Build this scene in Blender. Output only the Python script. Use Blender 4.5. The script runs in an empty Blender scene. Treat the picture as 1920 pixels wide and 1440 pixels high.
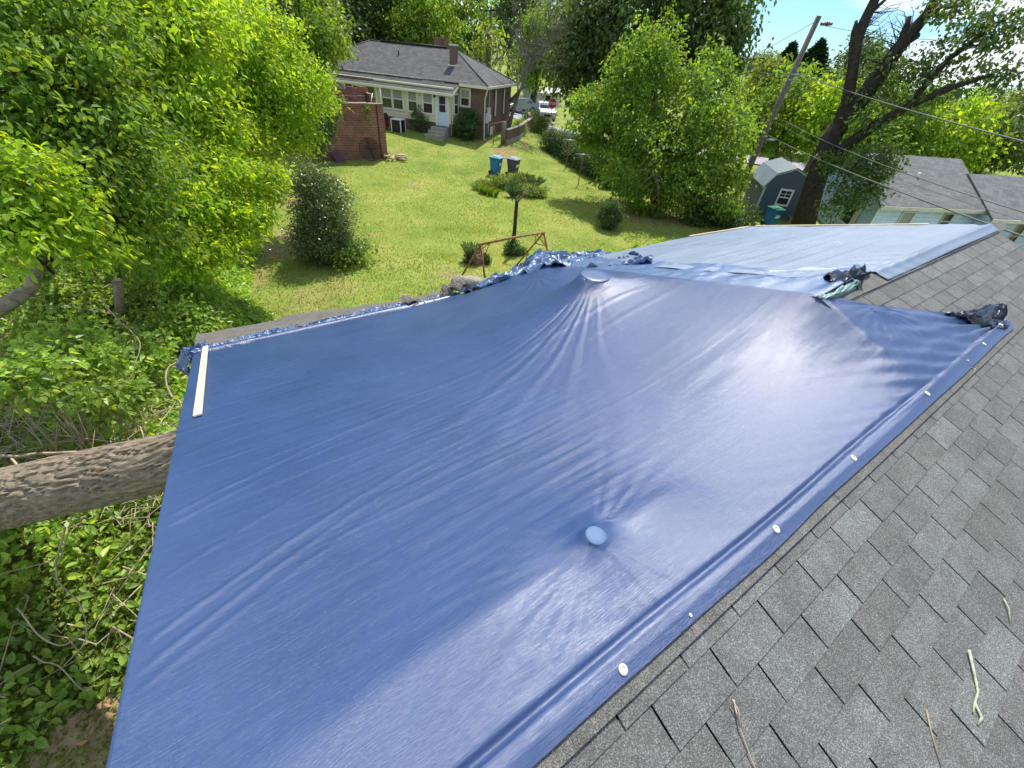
import bpy, math, random
import numpy as np
from mathutils import Vector, Matrix
rad = math.radians
SC = bpy.context.scene
COL = SC.collection
rng = np.random.default_rng(7)
random.seed(7)

# ------------------------------------------------------------------ camera
FPX = 778.8053
PITCH, ROLL, YAW = rad(38.67672094), rad(5.83764734), rad(52.54185491)
_cp, _sp = math.cos(PITCH), math.sin(PITCH)
FW = np.array([math.cos(YAW)*_cp, math.sin(YAW)*_cp, -_sp])
_rt = np.array([math.sin(YAW), -math.cos(YAW), 0.0]); _u = np.cross(_rt, FW)
RT = _rt*math.cos(ROLL) + _u*math.sin(ROLL)
UP = -_rt*math.sin(ROLL) + _u*math.cos(ROLL)
cam_d = bpy.data.cameras.new('camera'); cam = bpy.data.objects.new('camera', cam_d); COL.objects.link(cam)
cam_d.sensor_fit = 'HORIZONTAL'; cam_d.sensor_width = 36.0; cam_d.lens = 36.0*FPX/1920.0
cam_d.clip_start = 0.05; cam_d.clip_end = 2000
cam.matrix_world = Matrix(((RT[0], UP[0], -FW[0], 0), (RT[1], UP[1], -FW[1], 0), (RT[2], UP[2], -FW[2], 0), (0, 0, 0, 1)))
SC.camera = cam
# ------------------------------------------------------------------ light
SUN_AZ, SUN_EL = rad(40), rad(58)          # azimuth from +X towards +Y
w = bpy.data.worlds.new('World'); SC.world = w; w.use_nodes = True
nt = w.node_tree; nt.nodes.clear()
def N(tree, typ, **kw):
    n = tree.nodes.new(typ)
    for k, v in kw.items():
        if k.startswith('i_'):
            n.inputs[int(k[2:]) if k[2:].isdigit() else k[2:].replace('_', ' ')].default_value = v
        else: setattr(n, k, v)
    return n
def L(tree, a, ai, b, bi): tree.links.new(a.outputs[ai], b.inputs[bi])
sky = N(nt, 'ShaderNodeTexSky', sky_type='NISHITA', sun_disc=False, sun_elevation=SUN_EL, sun_rotation=math.pi/2-SUN_AZ, altitude=200, air_density=1.0, dust_density=0.4, ozone_density=4.0)
tc = N(nt, 'ShaderNodeTexCoord'); mp = N(nt, 'ShaderNodeMapping'); mp.inputs['Scale'].default_value = (1.6, 1.6, 5.5)
L(nt, tc, 'Generated', mp, 'Vector')
nz = N(nt, 'ShaderNodeTexNoise', i_Scale=1.9, i_Detail=8.0, i_Roughness=0.55); L(nt, mp, 'Vector', nz, 'Vector')
cr = N(nt, 'ShaderNodeValToRGB'); cr.color_ramp.elements[0].position = .465; cr.color_ramp.elements[1].position = .56
L(nt, nz, 'Fac', cr, 'Fac')
mx = N(nt, 'ShaderNodeMixRGB'); mx.inputs['Color2'].default_value = (7.5, 7.9, 8.4, 1)
tn = N(nt, 'ShaderNodeMixRGB', blend_type='MULTIPLY', i_Fac=1.0); tn.inputs['Color2'].default_value = (.58, .8, 1.0, 1); L(nt, sky, 'Color', tn, 'Color1')
L(nt, cr, 'Color', mx, 'Fac'); L(nt, tn, 'Color', mx, 'Color1')
bg = N(nt, 'ShaderNodeBackground', i_Strength=0.125); L(nt, mx, 'Color', bg, 'Color')
wo = N(nt, 'ShaderNodeOutputWorld'); L(nt, bg, 'Background', wo, 'Surface')
sd = bpy.data.lights.new('sun', 'SUN'); so = bpy.data.objects.new('sun', sd); COL.objects.link(so)
sd.energy = 4.4; sd.angle = rad(0.6); sd.color = (1.0, 0.94, 0.84)
sdir = Vector((math.cos(SUN_EL)*math.cos(SUN_AZ), math.cos(SUN_EL)*math.sin(SUN_AZ), math.sin(SUN_EL)))
so.rotation_euler = sdir.to_track_quat('Z', 'Y').to_euler(); so.location = (30, 10, 60)
SC.view_settings.view_transform = 'Standard'; SC.view_settings.look = 'None'
SC.view_settings.exposure = 0.5; SC.view_settings.gamma = 1
SC.render.engine = 'CYCLES'
SC.cycles.max_bounces = 6; SC.cycles.transparent_max_bounces = 8

# ------------------------------------------------------------------ survey helpers (true metric positions)
def ray(x, y): return FW + RT*(x-960)/FPX - UP*(y-720)/FPX
def pt(x, y, d):
    r = ray(x, y); return r*d/np.hypot(r[0], r[1])
def ptz(x, y, z):
    r = ray(x, y); return r*z/r[2]
def mpp(x, y, d):            # metres per photo pixel at that distance
    r = ray(x, y); return d/np.hypot(r[0], r[1])/FPX
def ss(a, b, x):
    t = np.clip((x-a)/(b-a), 0, 1); return t*t*(3-2*t)
def tz(x, y):
    s = .56*x+.83*y; k = .83*x-.56*y
    return -6.3-.4*ss(6, 20, x)+1.15*ss(27, 40, s)*(1-ss(-1, 7, k))
def G(x, y):
    r = ray(x, y); t = 3.0
    while t < 600:
        p = r*t
        if p[2] < tz(p[0], p[1]): break
        t *= 1.02
    a, b = t/1.02, t
    for _ in range(30):
        m = (a+b)/2; p = r*m
        if p[2] < tz(p[0], p[1]): b = m
        else: a = m
    return r*b
def vn(x, y, seed=0):        # value noise, vectorised
    x = np.asarray(x, float); y = np.asarray(y, float)
    xi = np.floor(x).astype(np.int64); yi = np.floor(y).astype(np.int64); fx = x-xi; fy = y-yi
    fx = fx*fx*(3-2*fx); fy = fy*fy*(3-2*fy)
    def h(a, b):
        n = (a*374761393 + b*668265263 + seed*1442695041) & 0xffffffff
        n = ((n ^ (n >> 13))*1274126177) & 0xffffffff
        return ((n ^ (n >> 16)) & 0xffff)/65535.0
    return (h(xi, yi)*(1-fx)+h(xi+1, yi)*fx)*(1-fy)+(h(xi, yi+1)*(1-fx)+h(xi+1, yi+1)*fx)*fy

# ------------------------------------------------------------------ object helpers
def tag(o, label=None, cat=None, group=None, kind=None):
    if label: o['label'] = label
    if cat: o['category'] = cat
    if group: o['group'] = group
    if kind: o['kind'] = kind
    return o
def empty(name, loc, label=None, cat=None, group=None, rz=0):
    o = bpy.data.objects.new(name, None); COL.objects.link(o)
    o.location = [float(c) for c in loc]; o.rotation_euler = (0, 0, rz); o.empty_display_size = .2
    return tag(o, label, cat, group)
def world_origin(parent):
    p = np.zeros(3)
    while parent is not None:
        p += np.array(parent.location); parent = parent.parent
    return p
class MB:
    """collects faces in world metres; build() links them as one mesh object"""
    def __init__(s): s.v = []; s.f = []; s.c = []; s.smooth = []
    def add(s, vs, fs, col=None, smooth=False):
        b = len(s.v); s.v.extend([tuple(map(float, p)) for p in vs])
        for f in fs: s.f.append(tuple(b+i for i in f)); s.c.append(col or (1, 1, 1)); s.smooth.append(smooth)
        return s
    def box(s, c, d, rz=0, col=None, ax=None):
        c = np.array(c, float); h = np.array(d, float)/2
        if ax is None: ax = [np.array([math.cos(rz), math.sin(rz), 0]), np.array([-math.sin(rz), math.cos(rz), 0]), np.array([0, 0, 1.])]
        P = [c+ax[0]*h[0]*i+ax[1]*h[1]*j+ax[2]*h[2]*k for k in (-1, 1) for (i, j) in ((-1, -1), (1, -1), (1, 1), (-1, 1))]
        return s.add(P, [(3, 2, 1, 0), (4, 5, 6, 7), (0, 1, 5, 4), (1, 2, 6, 5), (2, 3, 7, 6), (3, 0, 4, 7)], col)
    def hexa(s, bot, top, col=None):      # two matching quads
        return s.add(list(bot)+list(top), [(3, 2, 1, 0), (4, 5, 6, 7), (0, 1, 5, 4), (1, 2, 6, 5), (2, 3, 7, 6), (3, 0, 4, 7)], col)
    def prism(s, poly, off, col=None):    # polygon extruded by vector off
        n = len(poly); off = np.array(off, float); P = [np.array(p, float) for p in poly]
        return s.add(P+[p+off for p in P], [tuple(range(n))[::-1], tuple(range(n, 2*n))]+[(i, (i+1) % n, n+(i+1) % n, n+i) for i in range(n)], col)
    def poly(s, P, col=None): return s.add(P, [tuple(range(len(P)))], col)
    def tube(s, path, r, seg=8, col=None, cap=True, bark=0, sd=0):
        path = [np.array(p, float) for p in path]; n = len(path)
        if np.isscalar(r): r = [r]*n
        b = len(s.v); ref = None
        for i, p in enumerate(path):
            d = path[min(i+1, n-1)]-path[max(i-1, 0)]; d = d/(np.linalg.norm(d)+1e-9)
            if ref is None: ref = np.array([0, 0, 1.]) if abs(d[2]) < .9 else np.array([1., 0, 0])
            a = np.cross(ref, d); a /= np.linalg.norm(a)+1e-9; ref = np.cross(d, a)
            for k in range(seg):
                t = 2*math.pi*k/seg; rr = r[i]
                if bark: rr *= 1+bark*(float(vn(k*.9+sd*7, i*.35, 3+sd))-.5)+bark*.6*(float(vn(k*2.3+9, i*.15, 5+sd))-.5)
                s.v.append(tuple(map(float, p+(a*math.cos(t)+ref*math.sin(t))*rr)))
        for i in range(n-1):
            for k in range(seg):
                s.f.append((b+i*seg+k, b+i*seg+(k+1) % seg, b+(i+1)*seg+(k+1) % seg, b+(i+1)*seg+k)); s.c.append(col or (1, 1, 1)); s.smooth.append(True)
        if cap:
            s.f.append(tuple(b+k for k in range(seg))[::-1]); s.c.append(col or (1, 1, 1)); s.smooth.append(False)
            s.f.append(tuple(b+(n-1)*seg+k for k in range(seg))); s.c.append(col or (1, 1, 1)); s.smooth.append(False)
        return s
    def lathe(s, c, prof, seg=20, col=None, smooth=True):
        c = np.array(c, float); b = len(s.v)
        for (r, z) in prof:
            for k in range(seg):
                t = 2*math.pi*k/seg; s.v.append((c[0]+r*math.cos(t), c[1]+r*math.sin(t), c[2]+z))
        for i in range(len(prof)-1):
            for k in range(seg):
                s.f.append((b+i*seg+k, b+i*seg+(k+1) % seg, b+(i+1)*seg+(k+1) % seg, b+(i+1)*seg+k)); s.c.append(col or (1, 1, 1)); s.smooth.append(smooth)
        for base in (b, b+(len(prof)-1)*seg):
            s.f.append(tuple(base+k for k in range(seg))); s.c.append(col or (1, 1, 1)); s.smooth.append(False)
        return s
    def build_each(s, name, m, parent=None):
        # every disconnected piece becomes a part of its own
        par = list(range(len(s.v)))
        def fi(i):
            while par[i] != i: par[i] = par[par[i]]; i = par[i]
            return i
        for f in s.f:
            for k in f[1:]: par[fi(k)] = fi(f[0])
        gr_ = {}
        for i, f in enumerate(s.f): gr_.setdefault(fi(f[0]), []).append(i)
        for ids in gr_.values():
            q = MB(); mp_ = {}
            for i in ids:
                for k in s.f[i]:
                    if k not in mp_: mp_[k] = len(q.v); q.v.append(s.v[k])
                q.f.append(tuple(mp_[k] for k in s.f[i])); q.c.append(s.c[i]); q.smooth.append(s.smooth[i])
            q.build(name, m, parent)
    def build(s, name, m, parent=None, bevel=0, label=None):
        o0 = world_origin(parent) if parent else np.zeros(3)
        V = np.array(s.v, float)
        if not parent:
            o0 = np.array([V[:, 0].mean(), V[:, 1].mean(), V[:, 2].min()])
        me = bpy.data.meshes.new(name); me.from_pydata([tuple(p) for p in V-o0], [], s.f)
        me.polygons.foreach_set('use_smooth', s.smooth)
        me.uv_layers.new(name='UVMap'); me.color_attributes.new('col', 'FLOAT_COLOR', 'CORNER')
        nl = len(me.loops); UVa = np.zeros((nl, 2)); CA = np.ones((nl, 4)); me.update()
        for p in me.polygons:
            n = np.array(p.normal)
            t = np.cross([0, 0, 1.], n) if abs(n[2]) < .98 else np.array([1., 0, 0])
            t /= np.linalg.norm(t)+1e-9; bt = np.cross(n, t)
            idx = list(p.loop_indices)
            W_ = V[[me.loops[i].vertex_index for i in idx]]
            UVa[idx, 0] = W_@t; UVa[idx, 1] = W_@bt; CA[idx, :3] = s.c[p.index]
        me.uv_layers['UVMap'].data.foreach_set('uv', UVa.astype(np.float32).ravel()); ca = me.color_attributes['col']; ca.data.foreach_set('color', CA.astype(np.float32).ravel())
        o = bpy.data.objects.new(name, me); COL.objects.link(o); me.materials.append(m)
        if parent: o.parent = parent
        else: o.location = o0
        if bevel:
            md = o.modifiers.new('bevel', 'BEVEL'); md.width = bevel; md.segments = 2; md.limit_method = 'ANGLE'
        if label: o['label'] = label
        return o
def npmesh(name, V, F, m, parent=None, col=None, smooth=False, origin=None):
    """V (n,3) world, F (m,k) faces, col (n,3) point colours"""
    V = np.asarray(V, float)
    o0 = world_origin(parent) if parent else (np.array(origin, float) if origin is not None else np.array([V[:, 0].mean(), V[:, 1].mean(), V[:, 2].min()]))
    me = bpy.data.meshes.new(name); k = F.shape[1]
    me.vertices.add(len(V)); me.vertices.foreach_set('co', (V-o0).astype(np.float32).ravel())
    me.loops.add(F.size); me.loops.foreach_set('vertex_index', F.astype(np.int32).ravel())
    me.polygons.add(len(F)); me.polygons.foreach_set('loop_start', (np.arange(len(F))*k).astype(np.int32))
    me.polygons.foreach_set('loop_total', np.full(len(F), k, np.int32))
    me.polygons.foreach_set('use_smooth', np.full(len(F), smooth))
    if col is not None:
        ca = me.color_attributes.new('col', 'FLOAT_COLOR', 'POINT')
        ca.data.foreach_set('color', np.hstack([col, np.ones((len(V), 1))]).astype(np.float32).ravel())
    me.update(calc_edges=True); me.validate()
    o = bpy.data.objects.new(name, me); COL.objects.link(o); me.materials.append(m)
    if parent: o.parent = parent
    else: o.location = o0
    return o
def copy_tree(o, loc, rz=0, sc=1, label=None, group=None):
    c = o.copy(); COL.objects.link(c); c.location = [float(k) for k in loc]; c.rotation_euler = (0, 0, rz)
    c.scale = (sc, sc, sc) if np.isscalar(sc) else sc
    if label: c['label'] = label
    if group: c['group'] = group
    for ch in list(o.children):
        d = ch.copy(); COL.objects.link(d); d.parent = c
        for g in list(ch.children):
            e = g.copy(); COL.objects.link(e); e.parent = d
    return c

# ------------------------------------------------------------------ materials
def mat(name, col=(.5, .5, .5), rough=.7, spec=.3, metal=0, noise=0, nscale=8, bump=0, bscale=40, attr=False, uv=False, stretch=None, col2=None, coat=0):
    m = bpy.data.materials.new(name); m.use_nodes = True; t = m.node_tree; b = t.nodes['Principled BSDF']
    b.inputs['Roughness'].default_value = rough; b.inputs['Specular IOR Level'].default_value = spec; b.inputs['Metallic'].default_value = metal
    if coat: b.inputs['Coat Weight'].default_value = coat
    b.inputs['Base Color'].default_value = (*col, 1)
    tcn = N(t, 'ShaderNodeTexCoord'); src = (tcn, 'UV') if uv else (tcn, 'Object')
    mpn = N(t, 'ShaderNodeMapping'); L(t, src[0], src[1], mpn, 'Vector')
    if stretch: mpn.inputs['Scale'].default_value = stretch
    cur = None
    if noise or col2:
        n = N(t, 'ShaderNodeTexNoise', i_Scale=float(nscale), i_Detail=6.0, i_Roughness=.6); L(t, mpn, 'Vector', n, 'Vector')
        r = N(t, 'ShaderNodeValToRGB'); r.color_ramp.elements[0].position = .3; r.color_ramp.elements[1].position = .7
        a = [c*(1-noise) for c in col]; c2 = [min(1, c*(1+noise)) for c in (col2 or col)]
        r.color_ramp.elements[0].color = (*a, 1); r.color_ramp.elements[1].color = (*c2, 1)
        L(t, n, 'Fac', r, 'Fac'); cur = (r, 'Color')
    if attr:
        at = N(t, 'ShaderNodeVertexColor', layer_name='col')
        mm = N(t, 'ShaderNodeMixRGB', blend_type='MULTIPLY', i_Fac=1.0)
        if cur: L(t, cur[0], cur[1], mm, 'Color1')
        else: mm.inputs['Color1'].default_value = (*col, 1)
        L(t, at, 'Color', mm, 'Color2'); cur = (mm, 'Color')
    if cur: L(t, cur[0], cur[1], b, 'Base Color')
    if bump:
        n2 = N(t, 'ShaderNodeTexNoise', i_Scale=float(bscale), i_Detail=5.0); L(t, mpn, 'Vector', n2, 'Vector')
        bp = N(t, 'ShaderNodeBump', i_Strength=float(bump), i_Distance=.02); L(t, n2, 'Fac', bp, 'Height'); L(t, bp, 'Normal', b, 'Normal')
    return m
def brick_mat(name, c1, c2, mortar, bw=.2, bh=.067, ms=.01, rough=.85, off=.5, bumpd=.006, var=.5, dirt=.35, nsc=1.5):
    m = bpy.data.materials.new(name); m.use_nodes = True; t = m.node_tree; b = t.nodes['Principled BSDF']; b.inputs['Roughness'].default_value = rough
    b.inputs['Specular IOR Level'].default_value = .2
    tcn = N(t, 'ShaderNodeTexCoord')
    br = N(t, 'ShaderNodeTexBrick', offset=off); L(t, tcn, 'UV', br, 'Vector')
    br.inputs['Color1'].default_value = (*c1, 1); br.inputs['Color2'].default_value = (*c2, 1); br.inputs['Mortar'].default_value = (*mortar, 1)
    br.inputs['Scale'].default_value = 1; br.inputs['Mortar Size'].default_value = ms; br.inputs['Brick Width'].default_value = bw; br.inputs['Row Height'].default_value = bh
    br.inputs['Mortar Smooth'].default_value = .2; br.inputs['Bias'].default_value = 0
    n = N(t, 'ShaderNodeTexNoise', i_Scale=nsc, i_Detail=7.0, i_Roughness=.65); L(t, tcn, 'UV', n, 'Vector')
    r = N(t, 'ShaderNodeValToRGB'); r.color_ramp.elements[0].position = .3; r.color_ramp.elements[1].position = .7
    r.color_ramp.elements[0].color = (1-dirt, 1-dirt, 1-dirt*.9, 1); r.color_ramp.elements[1].color = (1.15, 1.12, 1.1, 1)
    L(t, n, 'Fac', r, 'Fac')
    mm = N(t, 'ShaderNodeMixRGB', blend_type='MULTIPLY', i_Fac=1.0); L(t, br, 'Color', mm, 'Color1'); L(t, r, 'Color', mm, 'Color2'); L(t, mm, 'Color', b, 'Base Color')
    bp = N(t, 'ShaderNodeBump', i_Strength=.8, i_Distance=bumpd, invert=True); L(t, br, 'Fac', bp, 'Height')
    n3 = N(t, 'ShaderNodeTexNoise', i_Scale=60.0, i_Detail=3.0); L(t, tcn, 'UV', n3, 'Vector')
    bp2 = N(t, 'ShaderNodeBump', i_Strength=.3, i_Distance=.004); L(t, n3, 'Fac', bp2, 'Height'); L(t, bp, 'Normal', bp2, 'Normal'); L(t, bp2, 'Normal', b, 'Normal')
    return m
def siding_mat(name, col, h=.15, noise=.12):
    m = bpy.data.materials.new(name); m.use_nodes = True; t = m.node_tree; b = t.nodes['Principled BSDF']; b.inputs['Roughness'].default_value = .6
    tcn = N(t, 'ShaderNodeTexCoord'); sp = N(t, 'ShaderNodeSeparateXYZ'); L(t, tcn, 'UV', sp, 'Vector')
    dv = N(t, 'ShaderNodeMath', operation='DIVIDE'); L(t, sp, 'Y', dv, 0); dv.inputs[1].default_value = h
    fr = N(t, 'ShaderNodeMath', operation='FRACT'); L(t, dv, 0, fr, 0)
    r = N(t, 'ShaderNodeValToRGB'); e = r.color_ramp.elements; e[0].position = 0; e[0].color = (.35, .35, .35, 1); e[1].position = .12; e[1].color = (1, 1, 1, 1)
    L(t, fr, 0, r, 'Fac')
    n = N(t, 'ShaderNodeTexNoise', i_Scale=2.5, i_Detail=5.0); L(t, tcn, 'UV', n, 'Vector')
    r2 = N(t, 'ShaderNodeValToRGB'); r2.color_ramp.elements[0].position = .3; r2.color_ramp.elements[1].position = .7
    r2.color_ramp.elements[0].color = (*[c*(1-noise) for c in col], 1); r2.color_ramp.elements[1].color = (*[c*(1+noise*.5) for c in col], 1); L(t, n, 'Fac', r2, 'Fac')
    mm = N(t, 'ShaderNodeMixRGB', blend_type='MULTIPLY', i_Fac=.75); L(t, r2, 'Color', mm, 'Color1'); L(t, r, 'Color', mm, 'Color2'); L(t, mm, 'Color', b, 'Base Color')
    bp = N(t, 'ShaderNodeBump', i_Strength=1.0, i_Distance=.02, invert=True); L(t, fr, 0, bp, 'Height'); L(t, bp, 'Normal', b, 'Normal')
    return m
def leaf_mat(name, col, trans=.45, rough=.45, spec=.35):
    m = bpy.data.materials.new(name); m.use_nodes = True; t = m.node_tree; b = t.nodes['Principled BSDF']; out = t.nodes['Material Output']
    at = N(t, 'ShaderNodeVertexColor', layer_name='col'); mm = N(t, 'ShaderNodeMixRGB', blend_type='MULTIPLY', i_Fac=1.0)
    mm.inputs['Color1'].default_value = (*col, 1); L(t, at, 'Color', mm, 'Color2'); L(t, mm, 'Color', b, 'Base Color')
    b.inputs['Roughness'].default_value = rough; b.inputs['Specular IOR Level'].default_value = spec
    tr = N(t, 'ShaderNodeBsdfTranslucent'); hs = N(t, 'ShaderNodeMixRGB', blend_type='MULTIPLY', i_Fac=1.0); hs.inputs['Color2'].default_value = (1.9, 1.75, .7, 1)
    L(t, mm, 'Color', hs, 'Color1'); L(t, hs, 'Color', tr, 'Color')
    ms = N(t, 'ShaderNodeMixShader', i_Fac=trans); L(t, b, 'BSDF', ms, 1); L(t, tr, 'BSDF', ms, 2); L(t, ms, 'Shader', out, 'Surface')
    return m
M = {}
M['leaf'] = leaf_mat('leaf', (.15, .25, .035), .5); M['leaf_bright'] = leaf_mat('leaf_bright', (.25, .375, .035), .55); M['leaf_dark'] = leaf_mat('leaf_dark', (.065, .125, .035), .35, .38, .5)
M['leaf_ever'] = leaf_mat('leaf_evergreen', (.10, .155, .06), .35, .3, .6)
M['leaf_oak'] = leaf_mat('leaf_oak', (.09, .15, .045), .4); M['needle'] = leaf_mat('needle', (.02, .055, .018), .15, .6); M['leaf_olive'] = leaf_mat('leaf_olive', (.16, .22, .05), .45)
M['bark'] = mat('bark', (.16, .125, .09), .9, .1, noise=.45, nscale=6, bump=1, bscale=18, stretch=(3, 3, .6))
M['bark_dark'] = mat('bark_dark', (.05, .042, .036), .9, .1, noise=.4, nscale=6, bump=1, bscale=14)
M['bark_grey'] = mat('bark_grey', (.17, .15, .125), .9, .1, noise=.35, nscale=9, bump=.8, bscale=22)
M['twig'] = mat('twig', (.42, .34, .23), .8, .15, noise=.4, nscale=5)
M['metal'] = mat('metal', (.35, .36, .36), .45, .5, .7, noise=.1); M['black'] = mat('black', (.015, .015, .016), .5, .4)
M['rust'] = mat('rust', (.2, .09, .05), .85, .2, noise=.5, nscale=14, col2=(.3, .16, .09)); M['white'] = mat('white_paint', (.78, .78, .74), .5, .4, noise=.06, nscale=5)
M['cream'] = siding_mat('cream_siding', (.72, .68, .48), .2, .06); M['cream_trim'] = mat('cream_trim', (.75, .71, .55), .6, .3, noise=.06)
M['gutter'] = mat('gutter', (.62, .58, .5), .5, .4, noise=.12, nscale=3)
M['glass'] = mat('glass', (.02, .025, .03), .08, .8); M['blind'] = mat('blind', (.32, .33, .3), .5, .4, noise=.05)
M['door_blue'] = mat('door_paint', (.58, .7, .85), .45, .4, noise=.04); M['concrete'] = mat('concrete', (.33, .31, .27), .9, .1, noise=.25, nscale=5, bump=.5)
M['brick_house'] = brick_mat('brick_brown', (.19, .095, .07), (.125, .07, .055), (.27, .23, .2), dirt=.25)
M['brick_red'] = brick_mat('brick_red', (.36, .105, .055), (.2, .07, .045), (.34, .27, .21), bw=.25, bh=.088, ms=.016, dirt=.5, nsc=.9)
M['roof_old'] = brick_mat('roof_shingle_old', (.14, .143, .14), (.1, .102, .1), (.055, .055, .055), .3, .14, .006, .9, bumpd=.005, dirt=.35)
M['roof_grey'] = brick_mat('roof_shingle_grey', (.19, .205, .205), (.14, .15, .15), (.07, .07, .07), .3, .14, .006, .9, bumpd=.005, dirt=.3)
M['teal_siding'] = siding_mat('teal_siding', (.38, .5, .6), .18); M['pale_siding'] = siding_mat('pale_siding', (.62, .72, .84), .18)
M['shed'] = mat('shed_paint', (.09, .115, .145), .6, .3, noise=.06, nscale=3); M['shed_roof'] = None
M['trim_tan'] = mat('tan_trim', (.5, .46, .36), .6, .3, noise=.15, nscale=6)
M['bin_blue'] = mat('bin_blue', (.02, .17, .38), .45, .4, noise=.08); M['bin_green'] = mat('bin_green', (.03, .2, .1), .45, .4, noise=.1)
M['bin_grey'] = mat('bin_grey', (.07, .07, .085), .45, .4, noise=.1); M['bin_lid_pale'] = mat('bin_lid_pale', (.32, .36, .42), .4, .5, noise=.1); M['bin_lid_teal'] = mat('bin_lid_teal', (.2, .42, .45), .4, .5, noise=.1)
M['wood_new'] = mat('new_pine', (.72, .6, .38), .7, .2, noise=.12, nscale=3, stretch=(1, 1, 1), bump=.3, bscale=25)
M['wood_old'] = mat('old_wood', (.2, .16, .12), .85, .15, noise=.35, nscale=7, bump=.6)
M['wood_raw'] = mat('raw_split_wood', (.55, .42, .27), .8, .2, noise=.3, nscale=9, bump=.6)
M['red'] = mat('sign_red', (.5, .02, .03), .4, .5); M['signwhite'] = mat('sign_white', (.8, .8, .8), .5, .4); M['sign_green'] = mat('sign_green', (.02, .2, .12), .5, .4)
M['car_paint'] = mat('car_silver', (.3, .35, .38), .25, .6, .4, coat=.5); M['truck_paint'] = mat('truck_silver', (.42, .45, .48), .28, .6, .4, coat=.5); M['camper'] = mat('camper_white', (.75, .75, .73), .5, .4, noise=.08)
M['purple'] = mat('plum_plastic', (.09, .03, .06), .5, .4); M['shutter'] = mat('shutter_dark', (.03, .035, .04), .6, .3)
M['wire'] = mat('wire', (.12, .12, .12), .5, .4)
M['vine_leaf'] = leaf_mat('vine_leaf', (.24, .36, .07), .45, .4, .5)
M['petal'] = mat('petal_white', (.8, .8, .75), .7, .2)
# ------------------------------------------------------------------ foliage
def unit(a): return a/(np.linalg.norm(a, axis=-1, keepdims=True)+1e-9)
def leaf_arrays(P, size, out, r, droop=.3, width=.3, up=.6, cl=None, spread=.8, six=False):
    n = len(P)
    a = unit(out*.6+r.normal(size=(n, 3))*spread+np.array([0, 0, -droop]))
    nr = unit(np.array([0, 0, up])+out*.4+r.normal(size=(n, 3))*.55)
    sd_ = unit(np.cross(a, nr)); nr = np.cross(sd_, a)
    s = size*(.7+.6*r.random((n, 1)))
    if six:
        w1 = width*1.0; cv = np.array([0, 0, .16])*s
        V = np.stack([P, P+a*s*.25+sd_*s*w1*.8+nr*s*.09, P+a*s*.62+sd_*s*w1*.78+nr*s*.08-cv*.3, P+a*s-cv, P+a*s*.62-sd_*s*w1*.78+nr*s*.08-cv*.3, P+a*s*.25-sd_*s*w1*.8+nr*s*.09], 1)
        c = (.8+.4*r.random((n, 1)))*np.ones((n, 3))
        if cl is not None: c = c*cl
        yel = r.random((n, 1)) < .1; c = np.where(yel, c*np.array([1.5, 1.25, .9]), c)
        return V.reshape(-1, 3), np.repeat(c, 6, axis=0)
    V = np.stack([P, P+a*s*.45+sd_*s*width+nr*s*.07, P+a*s-np.array([0, 0, .12])*s, P+a*s*.45-sd_*s*width+nr*s*.07], 1)
    c = (.8+.4*r.random((n, 1)))*np.ones((n, 3))
    if cl is not None: c = c*cl
    yel = r.random((n, 1)) < .12; c = np.where(yel, c*np.array([1.45, 1.25, .9]), c)
    return V.reshape(-1, 3), np.repeat(c, 4, axis=0)
def quads(n, six=False):
    if six: return (np.arange(n)[:, None, None]*6+np.array([[0, 1, 2, 3], [0, 3, 4, 5]])[None]).reshape(-1, 4)
    return np.arange(n*4).reshape(n, 4)
def crown_pts(lobes, nper, r, leaf, inner=.55, clumpn=30, clumpr=.35, flat=.6, tvar=.3, gap=.36):
    PP, OO, CC, CL = [], [], [], []
    for (c, R) in lobes:
        R = np.array([R]*3) if np.isscalar(R) else np.array(R, float); c = np.array(c, float)
        k = max(4, int(nper*4*math.pi*(R.mean()**2)/(.3*leaf*leaf)/clumpn))
        d = unit(r.normal(size=(k, 3)));
        rr = inner+(1.06-inner)*r.random((k, 1))**.6
        wob = .66+.62*vn(d[:, 0]*2.6+c[0], d[:, 1]*2.6+d[:, 2]*2.2+c[1], int(abs(c[2])*10) % 97)[:, None]
        rr = np.where(r.random((k, 1)) < .07, rr*(1.05+.22*r.random((k, 1))), rr)
        cc = c+d*R*rr*wob
        f_ = 2.6/max(R.mean(), .4); g_ = vn(cc[:, 0]*f_+cc[:, 2]*f_*.8, cc[:, 1]*f_-cc[:, 2]*f_*.6, 17)*.65+vn(cc[:, 0]*f_*2.3-cc[:, 2]*f_*2, cc[:, 1]*f_*2.3+cc[:, 2]*f_, 18)*.35
        kp = g_ > (gap if R.mean() > .6 else 0); cc = cc[kp]; d = d[kp]; k = len(cc)
        hue = 1+tvar*(r.random((k, 1))-.5)*2
        cs = np.hstack([hue*(1+.16*(r.random((k, 1))-.5)), hue, hue*(1+.3*(r.random((k, 1))-.5))])
        off = r.normal(size=(k, clumpn, 3))*clumpr*np.array([1, 1, flat])
        PP.append((cc[:, None]+off).reshape(-1, 3)); OO.append(np.repeat(d, clumpn, axis=0)+unit(off.reshape(-1, 3))*.6)
        CC.append(np.repeat(cs, clumpn, axis=0)); CL.append(cc)
    return np.vstack(PP), unit(np.vstack(OO)), np.vstack(CC), np.vstack(CL)
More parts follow.
